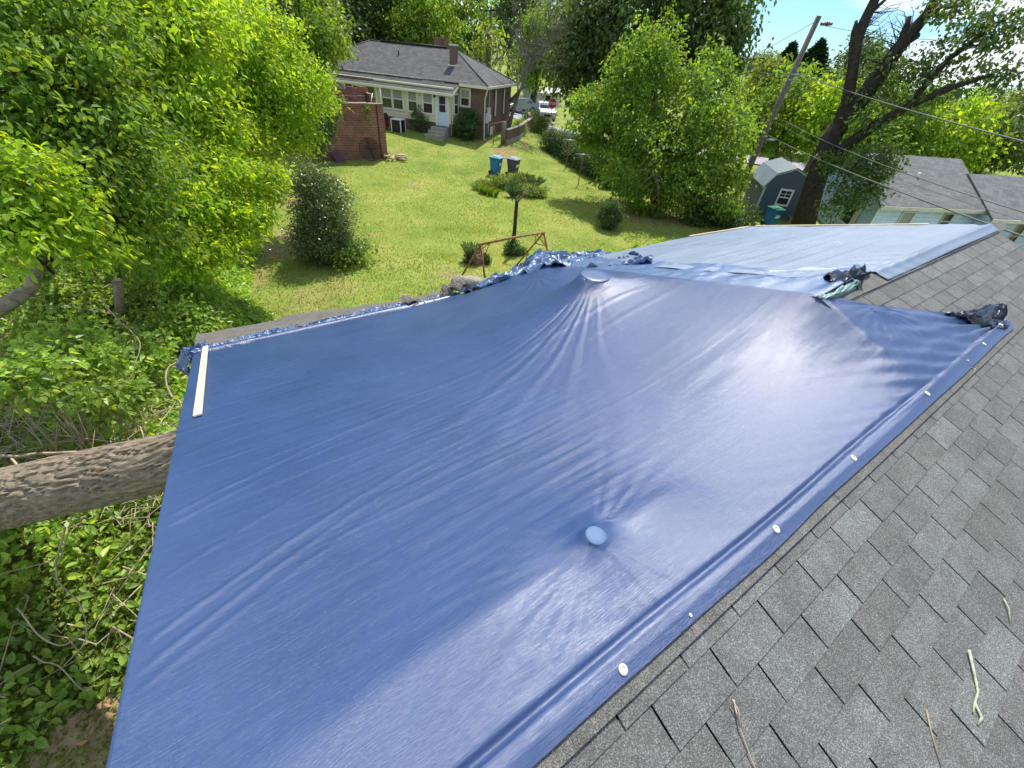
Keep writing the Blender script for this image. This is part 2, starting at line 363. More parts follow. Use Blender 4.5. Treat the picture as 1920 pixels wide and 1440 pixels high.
def make_crown(name, lobes, m, parent, leaf=.1, nper=2.2, clumpn=24, clumpr=.3, seed=1, droop=.3, width=.3, inner=.55, flat=.6, tvar=.3, up=.6, spread=.8, clip=None, six=False, gap=.36):
    r = np.random.default_rng(seed)
    P, O, C, CL = crown_pts(lobes, nper, r, leaf, inner, clumpn, clumpr, flat, tvar, gap)
    if clip is not None:
        k = clip(P); P, O, C = P[k], O[k], C[k]
    V, c = leaf_arrays(P, leaf, O, r, droop, width, up, C, spread, six)
    return npmesh(name, V, quads(len(P), six), m, parent, c), CL
def branches(mb, base, lobes, CL, r, r0=.15, twigs=25, r1=.02):
    base = np.array(base, float)
    for (c, R) in lobes:
        c = np.array(c, float); mid = base*.5+c*.5+np.array([r.normal()*.15, r.normal()*.15, -.1*np.linalg.norm(c-base)])
        mb.tube([base, mid, c, c+(c-mid)*.3], [r0, r0*.7, r0*.4, r0*.15], 6)
    if len(CL) and twigs:
        for i in r.choice(len(CL), min(twigs, len(CL)), replace=False):
            p = CL[i]; c = min((np.array(l[0]) for l in lobes), key=lambda q: np.linalg.norm(q-p))
            mid = (p+c)/2+r.normal(size=3)*.1*np.linalg.norm(p-c)
            mb.tube([c, mid, p], [r1*1.6, r1, r1*.35], 4, cap=False)
def tree(name, base, lobes, label, cat='tree', lm='leaf', bm='bark', r0=.18, seed=1, trunk_top=None, group=None, twigs=30, r1=.02, lean=(0, 0), **kw):
    base = np.array(base, float); t = empty(name, base, label, cat, group)
    _, CL = make_crown('crown', lobes, M[lm], t, seed=seed, **kw)
    r = np.random.default_rng(seed+100); mb = MB()
    cen = np.mean([np.array(l[0], float) for l in lobes], axis=0)
    top = np.array(trunk_top, float) if trunk_top is not None else base+(cen-base)*.6
    pth = [base-np.array([0, 0, .15]), base+(top-base)*.33+np.array([r.normal()*.05, r.normal()*.05, 0]), base+(top-base)*.66+np.array([r.normal()*.08, r.normal()*.08, 0]), top]
    mb.tube(pth, [r0*1.3, r0, r0*.85, r0*.65], 10, bark=.25)
    branches(mb, top, lobes, CL, r, r0*.55, twigs, r1)
    mb.build('trunk', M[bm], t)
    return t
def lb(x, y, d, rp, sq=(1, 1, 1)):        # a foliage lobe from its place and apparent radius
    R = rp*mpp(x, y, d); return (pt(x, y, d), (R*sq[0], R*sq[1], R*sq[2]))

# ------------------------------------------------------------------ ground
gx = np.concatenate([np.linspace(-220, -30, 20), np.linspace(-24, -8, 17), np.arange(-7.5, 44, .3), np.linspace(45, 80, 30), np.linspace(90, 420, 24)])
gy = np.concatenate([np.linspace(-120, -14, 14), np.arange(-10, 50, .3), np.linspace(51, 90, 30), np.linspace(100, 420, 24)])
X, Y = np.meshgrid(gx, gy); Zg = tz(X, Y)+.07*(vn(X*.35, Y*.35, 4)-.5)+.04*(vn(X*1.3, Y*1.3, 5)-.5)
Zg = Zg + 6*ss(70, 260, np.hypot(X, Y)-10)*(1-0*X)
dirt = np.zeros_like(X)
def blob(x, y, rx, ry, ang=0, s=1.0, wob=.5):
    global dirt
    ca, sa = math.cos(ang), math.sin(ang); u = (X-x)*ca+(Y-y)*sa; v = -(X-x)*sa+(Y-y)*ca
    d = np.sqrt((u/rx)**2+(v/ry)**2)+wob*(vn(X*1.1, Y*1.1, 9)-.5)+wob*.6*(vn(X*3.3, Y*3.3, 19)-.5)
    dirt = np.maximum(dirt, s*(1-ss(.6, 1.15, d)))
p = G(945, 288); blob(p[0], p[1], 2.6, .7, .75, .8, .9); p = G(985, 271); blob(p[0], p[1], 2.0, .35, .9, .7, .9)
p = G(540, 455); blob(p[0], p[1], 2.2, 1.6, 0, .75); p = G(556, 370); blob(p[0], p[1], 1.2, 3, .3, .95); p = G(450, 500); blob(p[0], p[1], 1.0, 1.6, 0, .6)
blob(-2.9, 3.2, 2.2, 1.3, .5, .6, .9); blob(-1.2, 3.6, 1.0, 3, 0, .8); blob(-4.5, 9, 4, 7, 0, 1)
p = G(1215, 400); blob(p[0], p[1], 2.5, 2.2, 0, .7)
for (a, b, s) in ((570, 545, .25), (840, 512, .3), (820, 345, .35), (1120, 448, .2), (775, 348, .45), (700, 440, .15), (968, 330, .5)):
    p = G(a, b); blob(p[0], p[1], s, s, 0, .7, .4)
p = G(590, 560); blob(p[0], p[1], 2.4, .9, .2, .28, 1)
for (a, b) in ((735, 290), (700, 300), (905, 268), (860, 255)): p = G(a, b); blob(p[0], p[1], 1, .5, 0, .35)
V = np.stack([X, Y, Zg], -1).reshape(-1, 3); ny, nx = X.shape
I = np.arange(nx*ny).reshape(ny, nx); F = np.stack([I[:-1, :-1], I[:-1, 1:], I[1:, 1:], I[1:, :-1]], -1).reshape(-1, 4)
gm = bpy.data.materials.new('lawn'); gm.use_nodes = True; t = gm.node_tree; b = t.nodes['Principled BSDF']; b.inputs['Roughness'].default_value = .9; b.inputs['Specular IOR Level'].default_value = .1
tcn = N(t, 'ShaderNodeTexCoord')
def ramp(t, src, stops):
    r = N(t, 'ShaderNodeValToRGB'); e = r.color_ramp.elements
    while len(e) < len(stops): e.new(.5)
    for k, (p_, c_) in enumerate(stops): e[k].position = p_; e[k].color = (*c_, 1)
    L(t, src, 'Fac' if 'Fac' in src.outputs else 0, r, 'Fac'); return r
n1 = N(t, 'ShaderNodeTexNoise', i_Scale=.55, i_Detail=8.0, i_Roughness=.65); L(t, tcn, 'Object', n1, 'Vector')
n2 = N(t, 'ShaderNodeTexNoise', i_Scale=14.0, i_Detail=6.0, i_Roughness=.7); L(t, tcn, 'Object', n2, 'Vector')
r1 = ramp(t, n1, [(.28, (.12, .19, .035)), (.46, (.2, .27, .055)), (.6, (.27, .31, .08)), (.74, (.38, .36, .14))])
r2 = ramp(t, n2, [(.3, (.55, .6, .5)), (.7, (1.3, 1.25, 1.2))])
mm = N(t, 'ShaderNodeMixRGB', blend_type='MULTIPLY', i_Fac=.9); L(t, r1, 'Color', mm, 'Color1'); L(t, r2, 'Color', mm, 'Color2')
n3 = N(t, 'ShaderNodeTexNoise', i_Scale=5.0, i_Detail=8.0, i_Roughness=.7); L(t, tcn, 'Object', n3, 'Vector')
r3 = ramp(t, n3, [(.3, (.17, .11, .06)), (.52, (.3, .2, .115)), (.7, (.44, .33, .2))])
at = N(t, 'ShaderNodeVertexColor', layer_name='col')
m2 = N(t, 'ShaderNodeMixRGB'); sp = N(t, 'ShaderNodeSeparateXYZ'); L(t, at, 'Color', sp, 'Vector'); L(t, sp, 'X', m2, 'Fac')
L(t, mm, 'Color', m2, 'Color1'); L(t, r3, 'Color', m2, 'Color2'); L(t, m2, 'Color', b, 'Base Color')
bp = N(t, 'ShaderNodeBump', i_Strength=.7, i_Distance=.03); L(t, n2, 'Fac', bp, 'Height'); L(t, bp, 'Normal', b, 'Normal')
g_o = npmesh('ground', V, F, gm, col=np.repeat(dirt.reshape(-1, 1), 3, axis=1), smooth=True, origin=(0, 0, 0)); g_o['kind'] = 'structure'
def gz(x, y): return tz(x, y)+.07*(float(vn(x*.35, y*.35, 4))-.5)+.04*(float(vn(x*1.3, y*1.3, 5))-.5)
# road beyond the hedge
def strip(name, pts, wid, m, dz=.03):
    V, F = [], []
    pts = [np.array(p[:2], float) for p in pts]; P2 = []
    for a, b_ in zip(pts[:-1], pts[1:]):
        for k in range(12): P2.append(a+(b_-a)*k/12)
    P2.append(pts[-1])
    for i, p in enumerate(P2):
        d = P2[min(i+1, len(P2)-1)]-P2[max(i-1, 0)]; d /= np.linalg.norm(d); n_ = np.array([-d[1], d[0]])
        for s in (-1, -.5, 0, .5, 1):
            q = p+n_*s*wid/2; V.append((q[0], q[1], float(tz(*q))+6*float(ss(70, 260, np.hypot(*q)-10))+dz+.06))
    for i in range(len(P2)-1):
        for s in range(4): a = i*5+s; F.append((a, a+1, a+6, a+5))
    o = npmesh(name, V, np.array(F), m, smooth=True); o['kind'] = 'structure'; return o
M['asphalt'] = mat('asphalt', (.33, .32, .34), .9, .2, noise=.12, nscale=1.5, bump=.3, bscale=60)
a_, b_ = G(1049, 248), G(1425, 303); dr = unit((b_-a_)[:2]); 
strip('road', [a_[:2]-dr*60, a_[:2], b_[:2], b_[:2]+dr*30], 5.0, M['asphalt'])
strip('side_road', [a_[:2]-dr*4+np.array([1, 1]), a_[:2]-dr*3+np.array([30, 36])], 4.6, M['asphalt'], .036)

# ------------------------------------------------------------------ the tarped roof
T = .3259086; CT = math.cos(math.atan(T)); HN = 1.5776
near = lambda y: -HN+T*y
zA = lambda y: -1.535-T*(y-.13)
zC = lambda y: -1.248-T*(y-1.012)
house = empty('tarped_house', (3.5, .5, -6.3), 'grey shingled gable roofed house in the foreground, half covered by blue tarps', 'house')
def slab(name, P, m, th=.12):
    mb = MB(); P = [np.array(p, float) for p in P]; mb.prism([p-np.array([0, 0, th+.02]) for p in P], (0, 0, th)); return mb.build(name, m, house)
M['deck'] = mat('roof_felt', (.02, .02, .022), .95, .1); M['fascia'] = mat('fascia', (.5, .48, .42), .6, .3, noise=.1)
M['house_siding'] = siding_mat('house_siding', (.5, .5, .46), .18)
slab('roof_deck', [(-.7, .13, near(.13)), (-.7, -4.1, near(-4.1)), (8.0, -4.1, near(-4.1)), (8.0, 1.01, near(1.01)), (3.52, 1.01, near(1.01)), (3.52, .13, near(.13))], M['deck'])
slab('roof_deck', [(3.52, 1.01, zC(1.01)), (8.0, 1.01, zC(1.01)), (8.0, 4.0, zC(4.0)), (3.52, 4.0, zC(4.0))], M['deck'])
slab('roof_deck', [(-.7, .13, zA(.13)), (3.5, .13, zA(.13)), (3.5, 6.0, zA(6.0)), (-.7, 6.0, zA(6.0))], M['deck'])
mb = MB()
mb.prism([(-.45, -3.8, -6.4), (-.45, 5.7, -6.4), (-.45, 5.7, zA(5.7)-.2), (-.45, .13, zA(.13)-.2), (-.45, -3.8, near(-3.8)-.2)], (.15, 0, 0))
mb.prism([(7.7, -3.8, -6.4), (7.7, 3.8, -6.4), (7.7, 3.8, zC(3.8)-.2), (7.7, 1.01, zC(1.01)-.2), (7.7, -3.8, near(-3.8)-.2)], (-.15, 0, 0))
mb.box((3.6, -3.72, (-6.4+near(-3.8)-.2)/2), (7.9, .15, near(-3.8)-.2+6.4)); mb.box((1.5, 5.62, (-6.4+zA(5.7)-.2)/2), (3.8, .15, zA(5.7)-.2+6.4))
mb.box((5.6, 3.72, (-6.4+zC(3.8)-.2)/2), (4.1, .15, zC(3.8)-.2+6.4)); mb.box((3.47, 4.7, (-6.4+zA(4.7)-.5)/2), (.15, 1.75, zA(4.7)-.5+6.4))
mb.build('wall', M['house_siding'], house)
mb = MB()
for (x, ya, yb, f) in ((-.715, .13, -4.12, near), (8.015, 1.01, -4.12, near), (8.015, 1.01, 4.02, zC), (-.715, .13, 6.02, zA)):
    mb.hexa([(x-.015, ya, f(ya)-.17), (x+.015, ya, f(ya)-.17), (x+.015, yb, f(yb)-.17), (x-.015, yb, f(yb)-.17)], [(x-.015, ya, f(ya)-.006), (x+.015, ya, f(ya)-.006), (x+.015, yb, f(yb)-.006), (x-.015, yb, f(yb)-.006)])
mb.build_each('rake_board', M['fascia'], house)
mb = MB(); mb.box((3.65, -4.16, near(-4.16)-.09), (8.8, .02, .15)); mb.build('fascia', M['fascia'], house)
# shingle material: mineral granules
sm = bpy.data.materials.new('asphalt_shingle'); sm.use_nodes = True; t = sm.node_tree; b = t.nodes['Principled BSDF']; b.inputs['Roughness'].default_value = .82; b.inputs['Specular IOR Level'].default_value = .35
tcn = N(t, 'ShaderNodeTexCoord'); at = N(t, 'ShaderNodeVertexColor', layer_name='col')
n1 = N(t, 'ShaderNodeTexVoronoi', i_Scale=330.0); L(t, tcn, 'Object', n1, 'Vector')
r1 = N(t, 'ShaderNodeSeparateXYZ'); L(t, n1, 'Color', r1, 'Vector'); r1b = N(t, 'ShaderNodeValToRGB'); L(t, r1, 'X', r1b, 'Fac')
e = r1b.color_ramp.elements; e[0].color = (.35, .35, .35, 1); e[1].color = (2.1, 2.1, 2.05, 1); e.new(.6); e[1].color = (.85, .85, .85, 1); e[1].position = .62; e[2].position = 1
n2 = N(t, 'ShaderNodeTexNoise', i_Scale=7.0, i_Detail=6.0, i_Roughness=.7); L(t, tcn, 'Object', n2, 'Vector'); r2 = ramp(t, n2, [(.3, (.75, .73, .7)), (.7, (1.2, 1.2, 1.2))])
ma = N(t, 'ShaderNodeMixRGB', blend_type='MULTIPLY', i_Fac=.7); L(t, at, 'Color', ma, 'Color1'); L(t, r1b, 'Color', ma, 'Color2')
mb_ = N(t, 'ShaderNodeMixRGB', blend_type='MULTIPLY', i_Fac=1.0); L(t, ma, 'Color', mb_, 'Color1'); L(t, r2, 'Color', mb_, 'Color2'); L(t, mb_, 'Color', b, 'Base Color')
n4 = N(t, 'ShaderNodeTexNoise', i_Scale=260.0, i_Detail=3.0); L(t, tcn, 'Object', n4, 'Vector')
bp = N(t, 'ShaderNodeBump', i_Strength=1.0, i_Distance=.004); L(t, n4, 'Fac', bp, 'Height'); L(t, bp, 'Normal', b, 'Normal')
M['shingle'] = sm
r = np.random.default_rng(3)
def tabs(f, s0, rows, x0, x1, sgn, y0, name, cond=None, toff=0):
    """courses of shingle tabs on a slope; s measured up the slope from y0 (sgn=+1: rises with y)"""
    mb = MB(); EX = .131
    up = np.array([0, sgn*CT, T*CT]); nrm = np.array([0, -sgn*T*CT, CT])
    P0 = np.array([0, y0, f(y0)])
    tones = [(.15, .147, .142), (.135, .132, .126), (.155, .162, .158), (.17, .177, .17), (.145, .137, .13), (.185, .197, .19), (.13, .134, .132)]
    for k in range(rows):
        s = s0-k*EX; off = (k % 2)*.1525+.02*r.normal()+toff; xs = x0-1-(x0 % .305)+off
        sheet = tones[r.integers(len(tones))]
        n_ = 0
        while xs < x1:
            a, c = max(xs, x0), min(xs+.305, x1); n_ += 1
            if c-a > .02 and (cond is None or cond((a+c)/2, s)):
                if r.random() < .72: sheet = tones[r.integers(len(tones))]
                j = .004*r.normal(); g = .0035+.0012*r.random(); th = .0055+.002*r.random(); d1 = .001*r.normal(); ln = EX+.03
                A_ = P0+up*(s+j*.3)+nrm*(th+abs(d1)); B_ = P0+up*(s+ln)+nrm*.0012
                f_ = .9+.18*r.random(); col = tuple((q*.55+c0*.45)*f_ for q, c0 in zip(sheet, (.148, .158, .153)))
                xa, xb = np.array([a+g, 0, 0]), np.array([c-g, 0, 0])
                top = [A_+xa, A_+xb, B_+xb, B_+xa]; bot = [p_-nrm*th for p_ in top[:2]]+[p_-nrm*.0012 for p_ in top[2:]]
                mb.add(bot+top, [(4, 5, 6, 7), (0, 1, 5, 4), (1, 2, 6, 5), (3, 0, 4, 7)], col)
            xs += .305
    return mb.build(name, sm, house)
# courses below the lower ridge line run the full width; those above stop where the taller roof begins
tabs(near, .009, 33, -.71, 8.03, 1, 0, 'roof_shingles')
tabs(near, .009+.131*7, 7, 3.5, 8.03, 1, 0, 'roof_shingles', cond=lambda x, s: s < 1.08)
def caps(x0, x1, y, z, name, half=.12, sides=(-1, 1)):
    mb = MB(); x = x0; rr = np.random.default_rng(8)
    while x < x1:
        c = .135+.03*rr.random(); col = (c, c*.99, c*.94)
        for sg in sides:
            a = np.array([x, y, z+.0215]); b2 = np.array([x+.56, y, z+.0195]); q = np.array([0, sg*half*CT, -T*half*CT])
            P = [a, b2, b2+q, a+q] if sg < 0 else [a, a+q, b2+q, b2]
            mb.add([p_-np.array([0, 0, .006]) for p_ in P]+P, [(4, 5, 6, 7), (0, 1, 5, 4), (1, 2, 6, 5), (2, 3, 7, 6), (3, 0, 4, 7)], col)
        x += .553
    return mb.build(name, sm, house)
caps(-.7, 5.45, .13, near(.13), 'ridge_cap', .085, (-1,)); caps(3.5, 8.0, 1.01, near(1.01), 'ridge_cap', .13, (-1,))
# torn shingle strip past the hem of the big tarp
xs = np.linspace(-.74, 3.0, 60); rows_ = np.linspace(0, 1, 10); V = []
for v in rows_:
    for x in xs:
        y1 = 6.85-.33*ss(.3, 1.6, x)-.2*ss(1.6, 3, x)+.07*(float(vn(x*3, 2, 1))-.5)+.05*(float(vn(x*9, 2, 2))-.5); y = 5.95+(y1-5.95)*v
        V.append((x, y, zA(5.95)+.03-(y-5.95)*.30+.03*(float(vn(x*2, v*2, 3))-.5)+.06*v*(float(vn(x*3.5, 7, 6))-.5)))
I = np.arange(len(V)).reshape(10, 60); F = np.stack([I[:-1, :-1], I[:-1, 1:], I[1:, 1:], I[1:, :-1]], -1).reshape(-1, 4)
o = npmesh('torn_eave_shingles', V, F, sm, house, col=np.full((len(V), 3), .14)*np.array([1, .95, .88])); md = o.modifiers.new('s', 'SOLIDIFY'); md.thickness = .02

# ------------------------------------------------------------------ tarps
def tarp_mat(name, col, rough=.33, dust=.12):
    m = bpy.data.materials.new(name); m.use_nodes = True; t = m.node_tree; b = t.nodes['Principled BSDF']
    b.inputs['Specular IOR Level'].default_value = .8; b.inputs['IOR'].default_value = 1.62
    tcn = N(t, 'ShaderNodeTexCoord')
    n = N(t, 'ShaderNodeTexNoise', i_Scale=1.2, i_Detail=8.0, i_Roughness=.65); L(t, tcn, 'Object', n, 'Vector')
    rc = ramp(t, n, [(.3, tuple(c*(1-dust) for c in col)), (.7, tuple(min(1, c*(1+dust)+.006) for c in col))]); L(t, rc, 'Color', b, 'Base Color')
    rr = N(t, 'ShaderNodeMapRange'); rr.inputs['To Min'].default_value = rough-.05; rr.inputs['To Max'].default_value = rough+.1; L(t, n, 'Fac', rr, 'Value'); L(t, rr, 0, b, 'Roughness')
    # stretched crinkles along the tarp, then the woven grid
    mp = N(t, 'ShaderNodeMapping'); mp.inputs['Scale'].default_value = (2.2, 26, 8); mp.inputs['Rotation'].default_value = (0, 0, rad(-4)); L(t, tcn, 'Object', mp, 'Vector')
    c1 = N(t, 'ShaderNodeTexNoise', i_Scale=1.0, i_Detail=6.0, i_Roughness=.6); L(t, mp, 'Vector', c1, 'Vector')
    mp2 = N(t, 'ShaderNodeMapping'); mp2.inputs['Scale'].default_value = (12, 120, 30); mp2.inputs['Rotation'].default_value = (0, 0, rad(6)); L(t, tcn, 'Object', mp2, 'Vector')
    c2 = N(t, 'ShaderNodeTexNoise', i_Scale=1.0, i_Detail=4.0, i_Roughness=.6); L(t, mp2, 'Vector', c2, 'Vector')
    vo = N(t, 'ShaderNodeTexVoronoi', i_Scale=24.0, feature='SMOOTH_F1'); L(t, tcn, 'Object', vo, 'Vector')
    wx = N(t, 'ShaderNodeTexWave', i_Scale=110.0, bands_direction='X'); wy = N(t, 'ShaderNodeTexWave', i_Scale=110.0, bands_direction='Y'); L(t, tcn, 'Object', wx, 'Vector'); L(t, tcn, 'Object', wy, 'Vector')
    ml = N(t, 'ShaderNodeMath', operation='MULTIPLY'); L(t, wx, 'Fac', ml, 0); L(t, wy, 'Fac', ml, 1)
    prev = None
    for (src, k, st, di) in ((c1, 'Fac', .35, .004), (c2, 'Fac', .6, .002), (vo, 'Distance', .2, .004), (ml, 0, .5, .0012)):
        bp = N(t, 'ShaderNodeBump', i_Strength=st, i_Distance=di); L(t, src, k, bp, 'Height')
        if prev: L(t, prev, 'Normal', bp, 'Normal')
        prev = bp
    L(t, prev, 'Normal', b, 'Normal')
    return m
M['tarp'] = tarp_mat('tarp_blue', (.013, .048, .16), .32); M['tarp_far'] = tarp_mat('tarp_blue_far_glare', (.14, .195, .28), .38)  # far sheet: sky glare is put into its paler base colour
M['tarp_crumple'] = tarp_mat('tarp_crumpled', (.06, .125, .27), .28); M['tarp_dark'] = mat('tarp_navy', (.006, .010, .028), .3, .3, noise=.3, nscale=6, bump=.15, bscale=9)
M['tarp_under'] = mat('tarp_underside', (.22, .36, .34), .35, .5, noise=.25, nscale=20, bump=.5, bscale=20)
def on_slope(px, py, off):      # point of the far slope plane raised by off
    r_ = ray(px, py); t_ = (-1.535+T*.13+off)/(r_[2]+T*r_[1]); return r_*t_
PIPE = on_slope(1117, 1004, .193)[:2]; VENT = on_slope(1117, 516, .70)[:2]; VAMP = .1
def roofA(x, y):      # what lies under the sheet
    na, nb = near(y), zC(y)
    taller = np.where(y < 4.1, np.minimum(na, nb), np.where(y < 5.0, zC(y)-.25*(y-4.1), zA(y)+.3*(1-ss(5.0, 5.7, y))))
    z = np.where(y < .13, near(y), zA(y))
    return np.where((x > 3.5) & (y > .13), np.maximum(taller, z), z)
MH = .04; mxs = np.arange(-.76, 5.7, MH); mys = np.arange(0, 6.02, MH); MX, MY = np.meshgrid(mxs, mys)
MR = roofA(MX, MY); v_, p_ = np.hypot(MX-VENT[0], MY-VENT[1]), np.hypot(MX-PIPE[0], MY-PIPE[1])
MR = np.where(v_ < .17, float(zA(VENT[1]))+.662, MR); MR = np.where(p_ < .05, float(zA(PIPE[1]))+.157, MR)
MR = np.maximum(MR, zA(MY)+np.where(MY > .13, .105*np.exp(-((MY-.50)/.10)**2)*ss(-.7, .5, MX)*(1-ss(1.1, 1.9, MX)), -9))
MU = MR.copy(); fixed = (MX < -.70) | (MY > 5.9) | (MY < .1)
for it in range(2600):
    A_ = .25*(np.roll(MU, 1, 0)+np.roll(MU, -1, 0)+np.roll(MU, 1, 1)+np.roll(MU, -1, 1))-.000065
    MU = np.where(fixed, MR, np.maximum(A_, MR)); MU[:, -1] = MR[:, -1]; MU[0] = MR[0]; MU[-1] = MR[-1]; MU[:, 0] = MR[:, 0]
def membrane(x, y):
    u = np.clip((x-mxs[0])/MH, 0, len(mxs)-1.001); v = np.clip((y-mys[0])/MH, 0, len(mys)-1.001); i_ = u.astype(int); j_ = v.astype(int); a = u-i_; b = v-j_
    a, b = a*a*(3-2*a)*.0+a, b
    lin = (MU[j_, i_]*(1-a)+MU[j_, i_+1]*a)*(1-b)+(MU[j_+1, i_]*(1-a)+MU[j_+1, i_+1]*a)*b
    return lin
def cub(x, y):        # smooth sampling of the relaxed sheet
    o = 0
    for dx, dy, w_ in ((0, 0, .4), (.03, .0, .15), (-.03, 0, .15), (0, .03, .15), (0, -.03, .15)): o = o+w_*membrane(x+dx, y+dy)
    return o
def tarpA_z(x, y, wr=True):
    x = np.asarray(x, float); y = np.asarray(y, float)
    z = np.where(y < .2, np.maximum(roofA(x, y), np.where(y < .13, -9, cub(x, y))), cub(x, y))+.034
    if not wr: return z
    # ridge fold: up over the cap, then a sharp dip on the far side
    yr = .155+.004*np.sin(x*3)
    z += .006*np.exp(-((y-yr)/.02)**2)+(-.026*np.exp(-((y-yr-.028)/.011)**2)*(.35+1.0*vn(x*1.1, 0*x, 31)))*(1-.72*ss(3.4, 3.9, x))
    # folds running in at a low angle towards the nailed hem, strongest near the far corner
    ph = (x*.40+y*.92)*58+3*vn(x*1.2, y*1.2, 33); z += (.0075*ss(1.6, 4.2, x)+.0015)*np.sin(ph)*np.exp(-np.maximum(y-.17, 0)/(.10+.16*ss(2, 4.5, x)))*ss(.155, .2, y)*(.3+1.2*vn(x*1.7+y*3, y*2, 34))
    for (c_, a0_, wn_, am_, fl_, kf_) in ((VENT, -2.62, .5, .0055, 1.3, 37), (VENT, -2.75, .5, .003, 1.6, 71), (VENT, 2.75, .35, .003, 1.0, 40), (PIPE, -2.9, .6, .004, .7, 34), (PIPE, .35, .6, .0025, .5, 30), (PIPE, 1.9, .5, .0018, .3, 26), (PIPE, -1.4, .7, .003, .3, 24)):
        dx, dy = x-c_[0], y-c_[1]; rr_ = np.hypot(dx, dy)+1e-6; an = np.arctan2(dy, dx); da = np.abs((an-a0_+math.pi) % (2*math.pi)-math.pi)
        z += am_*np.sin(an*kf_+5*vn(rr_*1.1, an*5, 45))*np.exp(-(da/wn_)**2)*np.exp(-rr_/fl_)*ss(.1, .35, rr_/fl_)*(.4+vn(an*9, rr_*.8, 46))
    # the pipe and the vent pushing up from below
    rv_ = np.hypot(x-VENT[0], y-VENT[1]); z = np.maximum(z, float(zA(VENT[1]))+.698-2.2*np.maximum(rv_-.152, 0))
    r2 = np.hypot(x-PIPE[0], y-PIPE[1]); z = np.maximum(z, float(zA(PIPE[1]))+.192-2.2*np.maximum(r2-.042, 0)); th = np.arctan2(y-PIPE[1], x-PIPE[0]); z += .004*np.sin(th*9+1)*np.exp(-r2/.12)*np.clip((r2-.05)/.06, 0, 1)
    # slack between supports, faint folds and crinkles
    z += .010*(vn(x*.5+3, y*.9+1, 21)-.5)*ss(.2, .7, y)
    z += .004*(vn(x*.45+.4*y, y*2.6, 22)-.5)*ss(.2, .5, y)
    z += .003*ss(1.8, 2.8, x)*(1-ss(1.0, 1.8, y))*(vn(x*2.0+y, y*12-x, 35)-.5)*2*ss(.15, .3, y)
    z += .0022*(vn(x*.7, y*9+x*.4, 23)-.5)*2*ss(.15, .3, y)*(.2+1.2*vn(x*.8, y*.8, 24)**2)
    z += .0016*(vn(x*2.4, y*34-x*1.2, 25)-.5)*2*ss(.15, .3, y)*(vn(x*.9, y*.9, 26)**2*2)
    for k_, yf in enumerate((1.28, 2.5, 3.7, 4.9)): z += .0022*np.exp(-((y-yf-.015*np.sin(x*1.3+k_))/.007)**2)*(.3+vn(x*1.5, x*0+k_, 27))
    for k_, xf in enumerate((.25, 1.5, 2.75)): z += .0015*np.exp(-((x-xf)/.008)**2)*(vn(y*1.5, y*0+k_, 28) > .35)*ss(.3, .6, y)
    # pull lines between the vent and the broken corner
    for (yy, sl, am, wd_, x0_) in ((2.55, -.28, .007, .03, 3.2), (2.3, -.22, .006, .025, 3.1), (2.75, -.34, .006, .028, 3.1), (3.0, -.1, .005, .03, 3.2), (2.05, -.15, .004, .03, 3.2)):
        lx = x0_-x; z += am*np.exp(-((y-yy+sl*lx*.5)/wd_)**2)*np.exp(-np.maximum(lx, 0)/1.1)*ss(-.3, .1, lx)
    # gathers fanning out of the far corner and pinch points
    for (cx_, cy_, a0, amp, fall, kf) in ((5.35, .17, math.pi, .018, .8, 52), (3.98, .76, -2.0, .006, .25, 24), (-.6, 5.9, -.9, .006, .5, 40), (3.3, 4.0, -2.4, .003, .8, 22)):
        dx, dy = x-cx_, y-cy_; rr = np.hypot(dx, dy)+1e-6; th = np.arctan2(dy, dx)
        z += amp*np.sin(th*kf+2*vn(rr*3, th*3, 44))*np.exp(-rr/fall)*np.minimum(rr/.08, 1)*(y > .16)
    # creases pulling in from the left rake
    for (yy, sl, am) in ((2.02, .22, .007), (1.93, .2, .0055), (2.72, .25, .004), (1.18, .3, .009), (1.06, .33, .008), (.98, .3, .005), (3.35, .2, .003), (1.5, .3, .003), (3.9, .2, .003)):
        lx = x+.72; z += am*np.exp(-((y-yy-sl*lx-.06*np.sin(lx*2))/.013)**2)*np.exp(-lx/.8)*ss(0, .1, lx)
    # hem fold by the eave
    z += -.055*np.exp(-((y-5.74)/.04)**2)*(.3+vn(x*.8, 0*x, 41))*(x < 3.2)+.02*np.exp(-((y-5.85)/.05)**2)
    return z
def xr(y):
    y = np.asarray(y, float)
    a = np.interp(y, [.09, .17, .42, .77, 1.0, 1.03, 3.4, 4.2, 4.8, 5.9], [5.42, 5.52, 4.86, 3.98, 3.56, 3.52, 3.62, 3.62, 3.45, 3.08])
    return a
vs = np.concatenate([np.linspace(.085, .32, 26), np.linspace(.33, 5.93, 430)]); us = np.linspace(0, 1, 400)
Yg, Ug = np.meshgrid(vs, us, indexing='ij'); Xg = -.735+(xr(Yg)+.735)*Ug
Yg = Yg+.015*(vn(Xg*2, Yg*0, 51)-.5)*(Yg < .1)+.03*(vn(Xg*4, Yg*0+3, 52)-.5)*(Yg > 5.88)
Zt = tarpA_z(Xg, Yg)
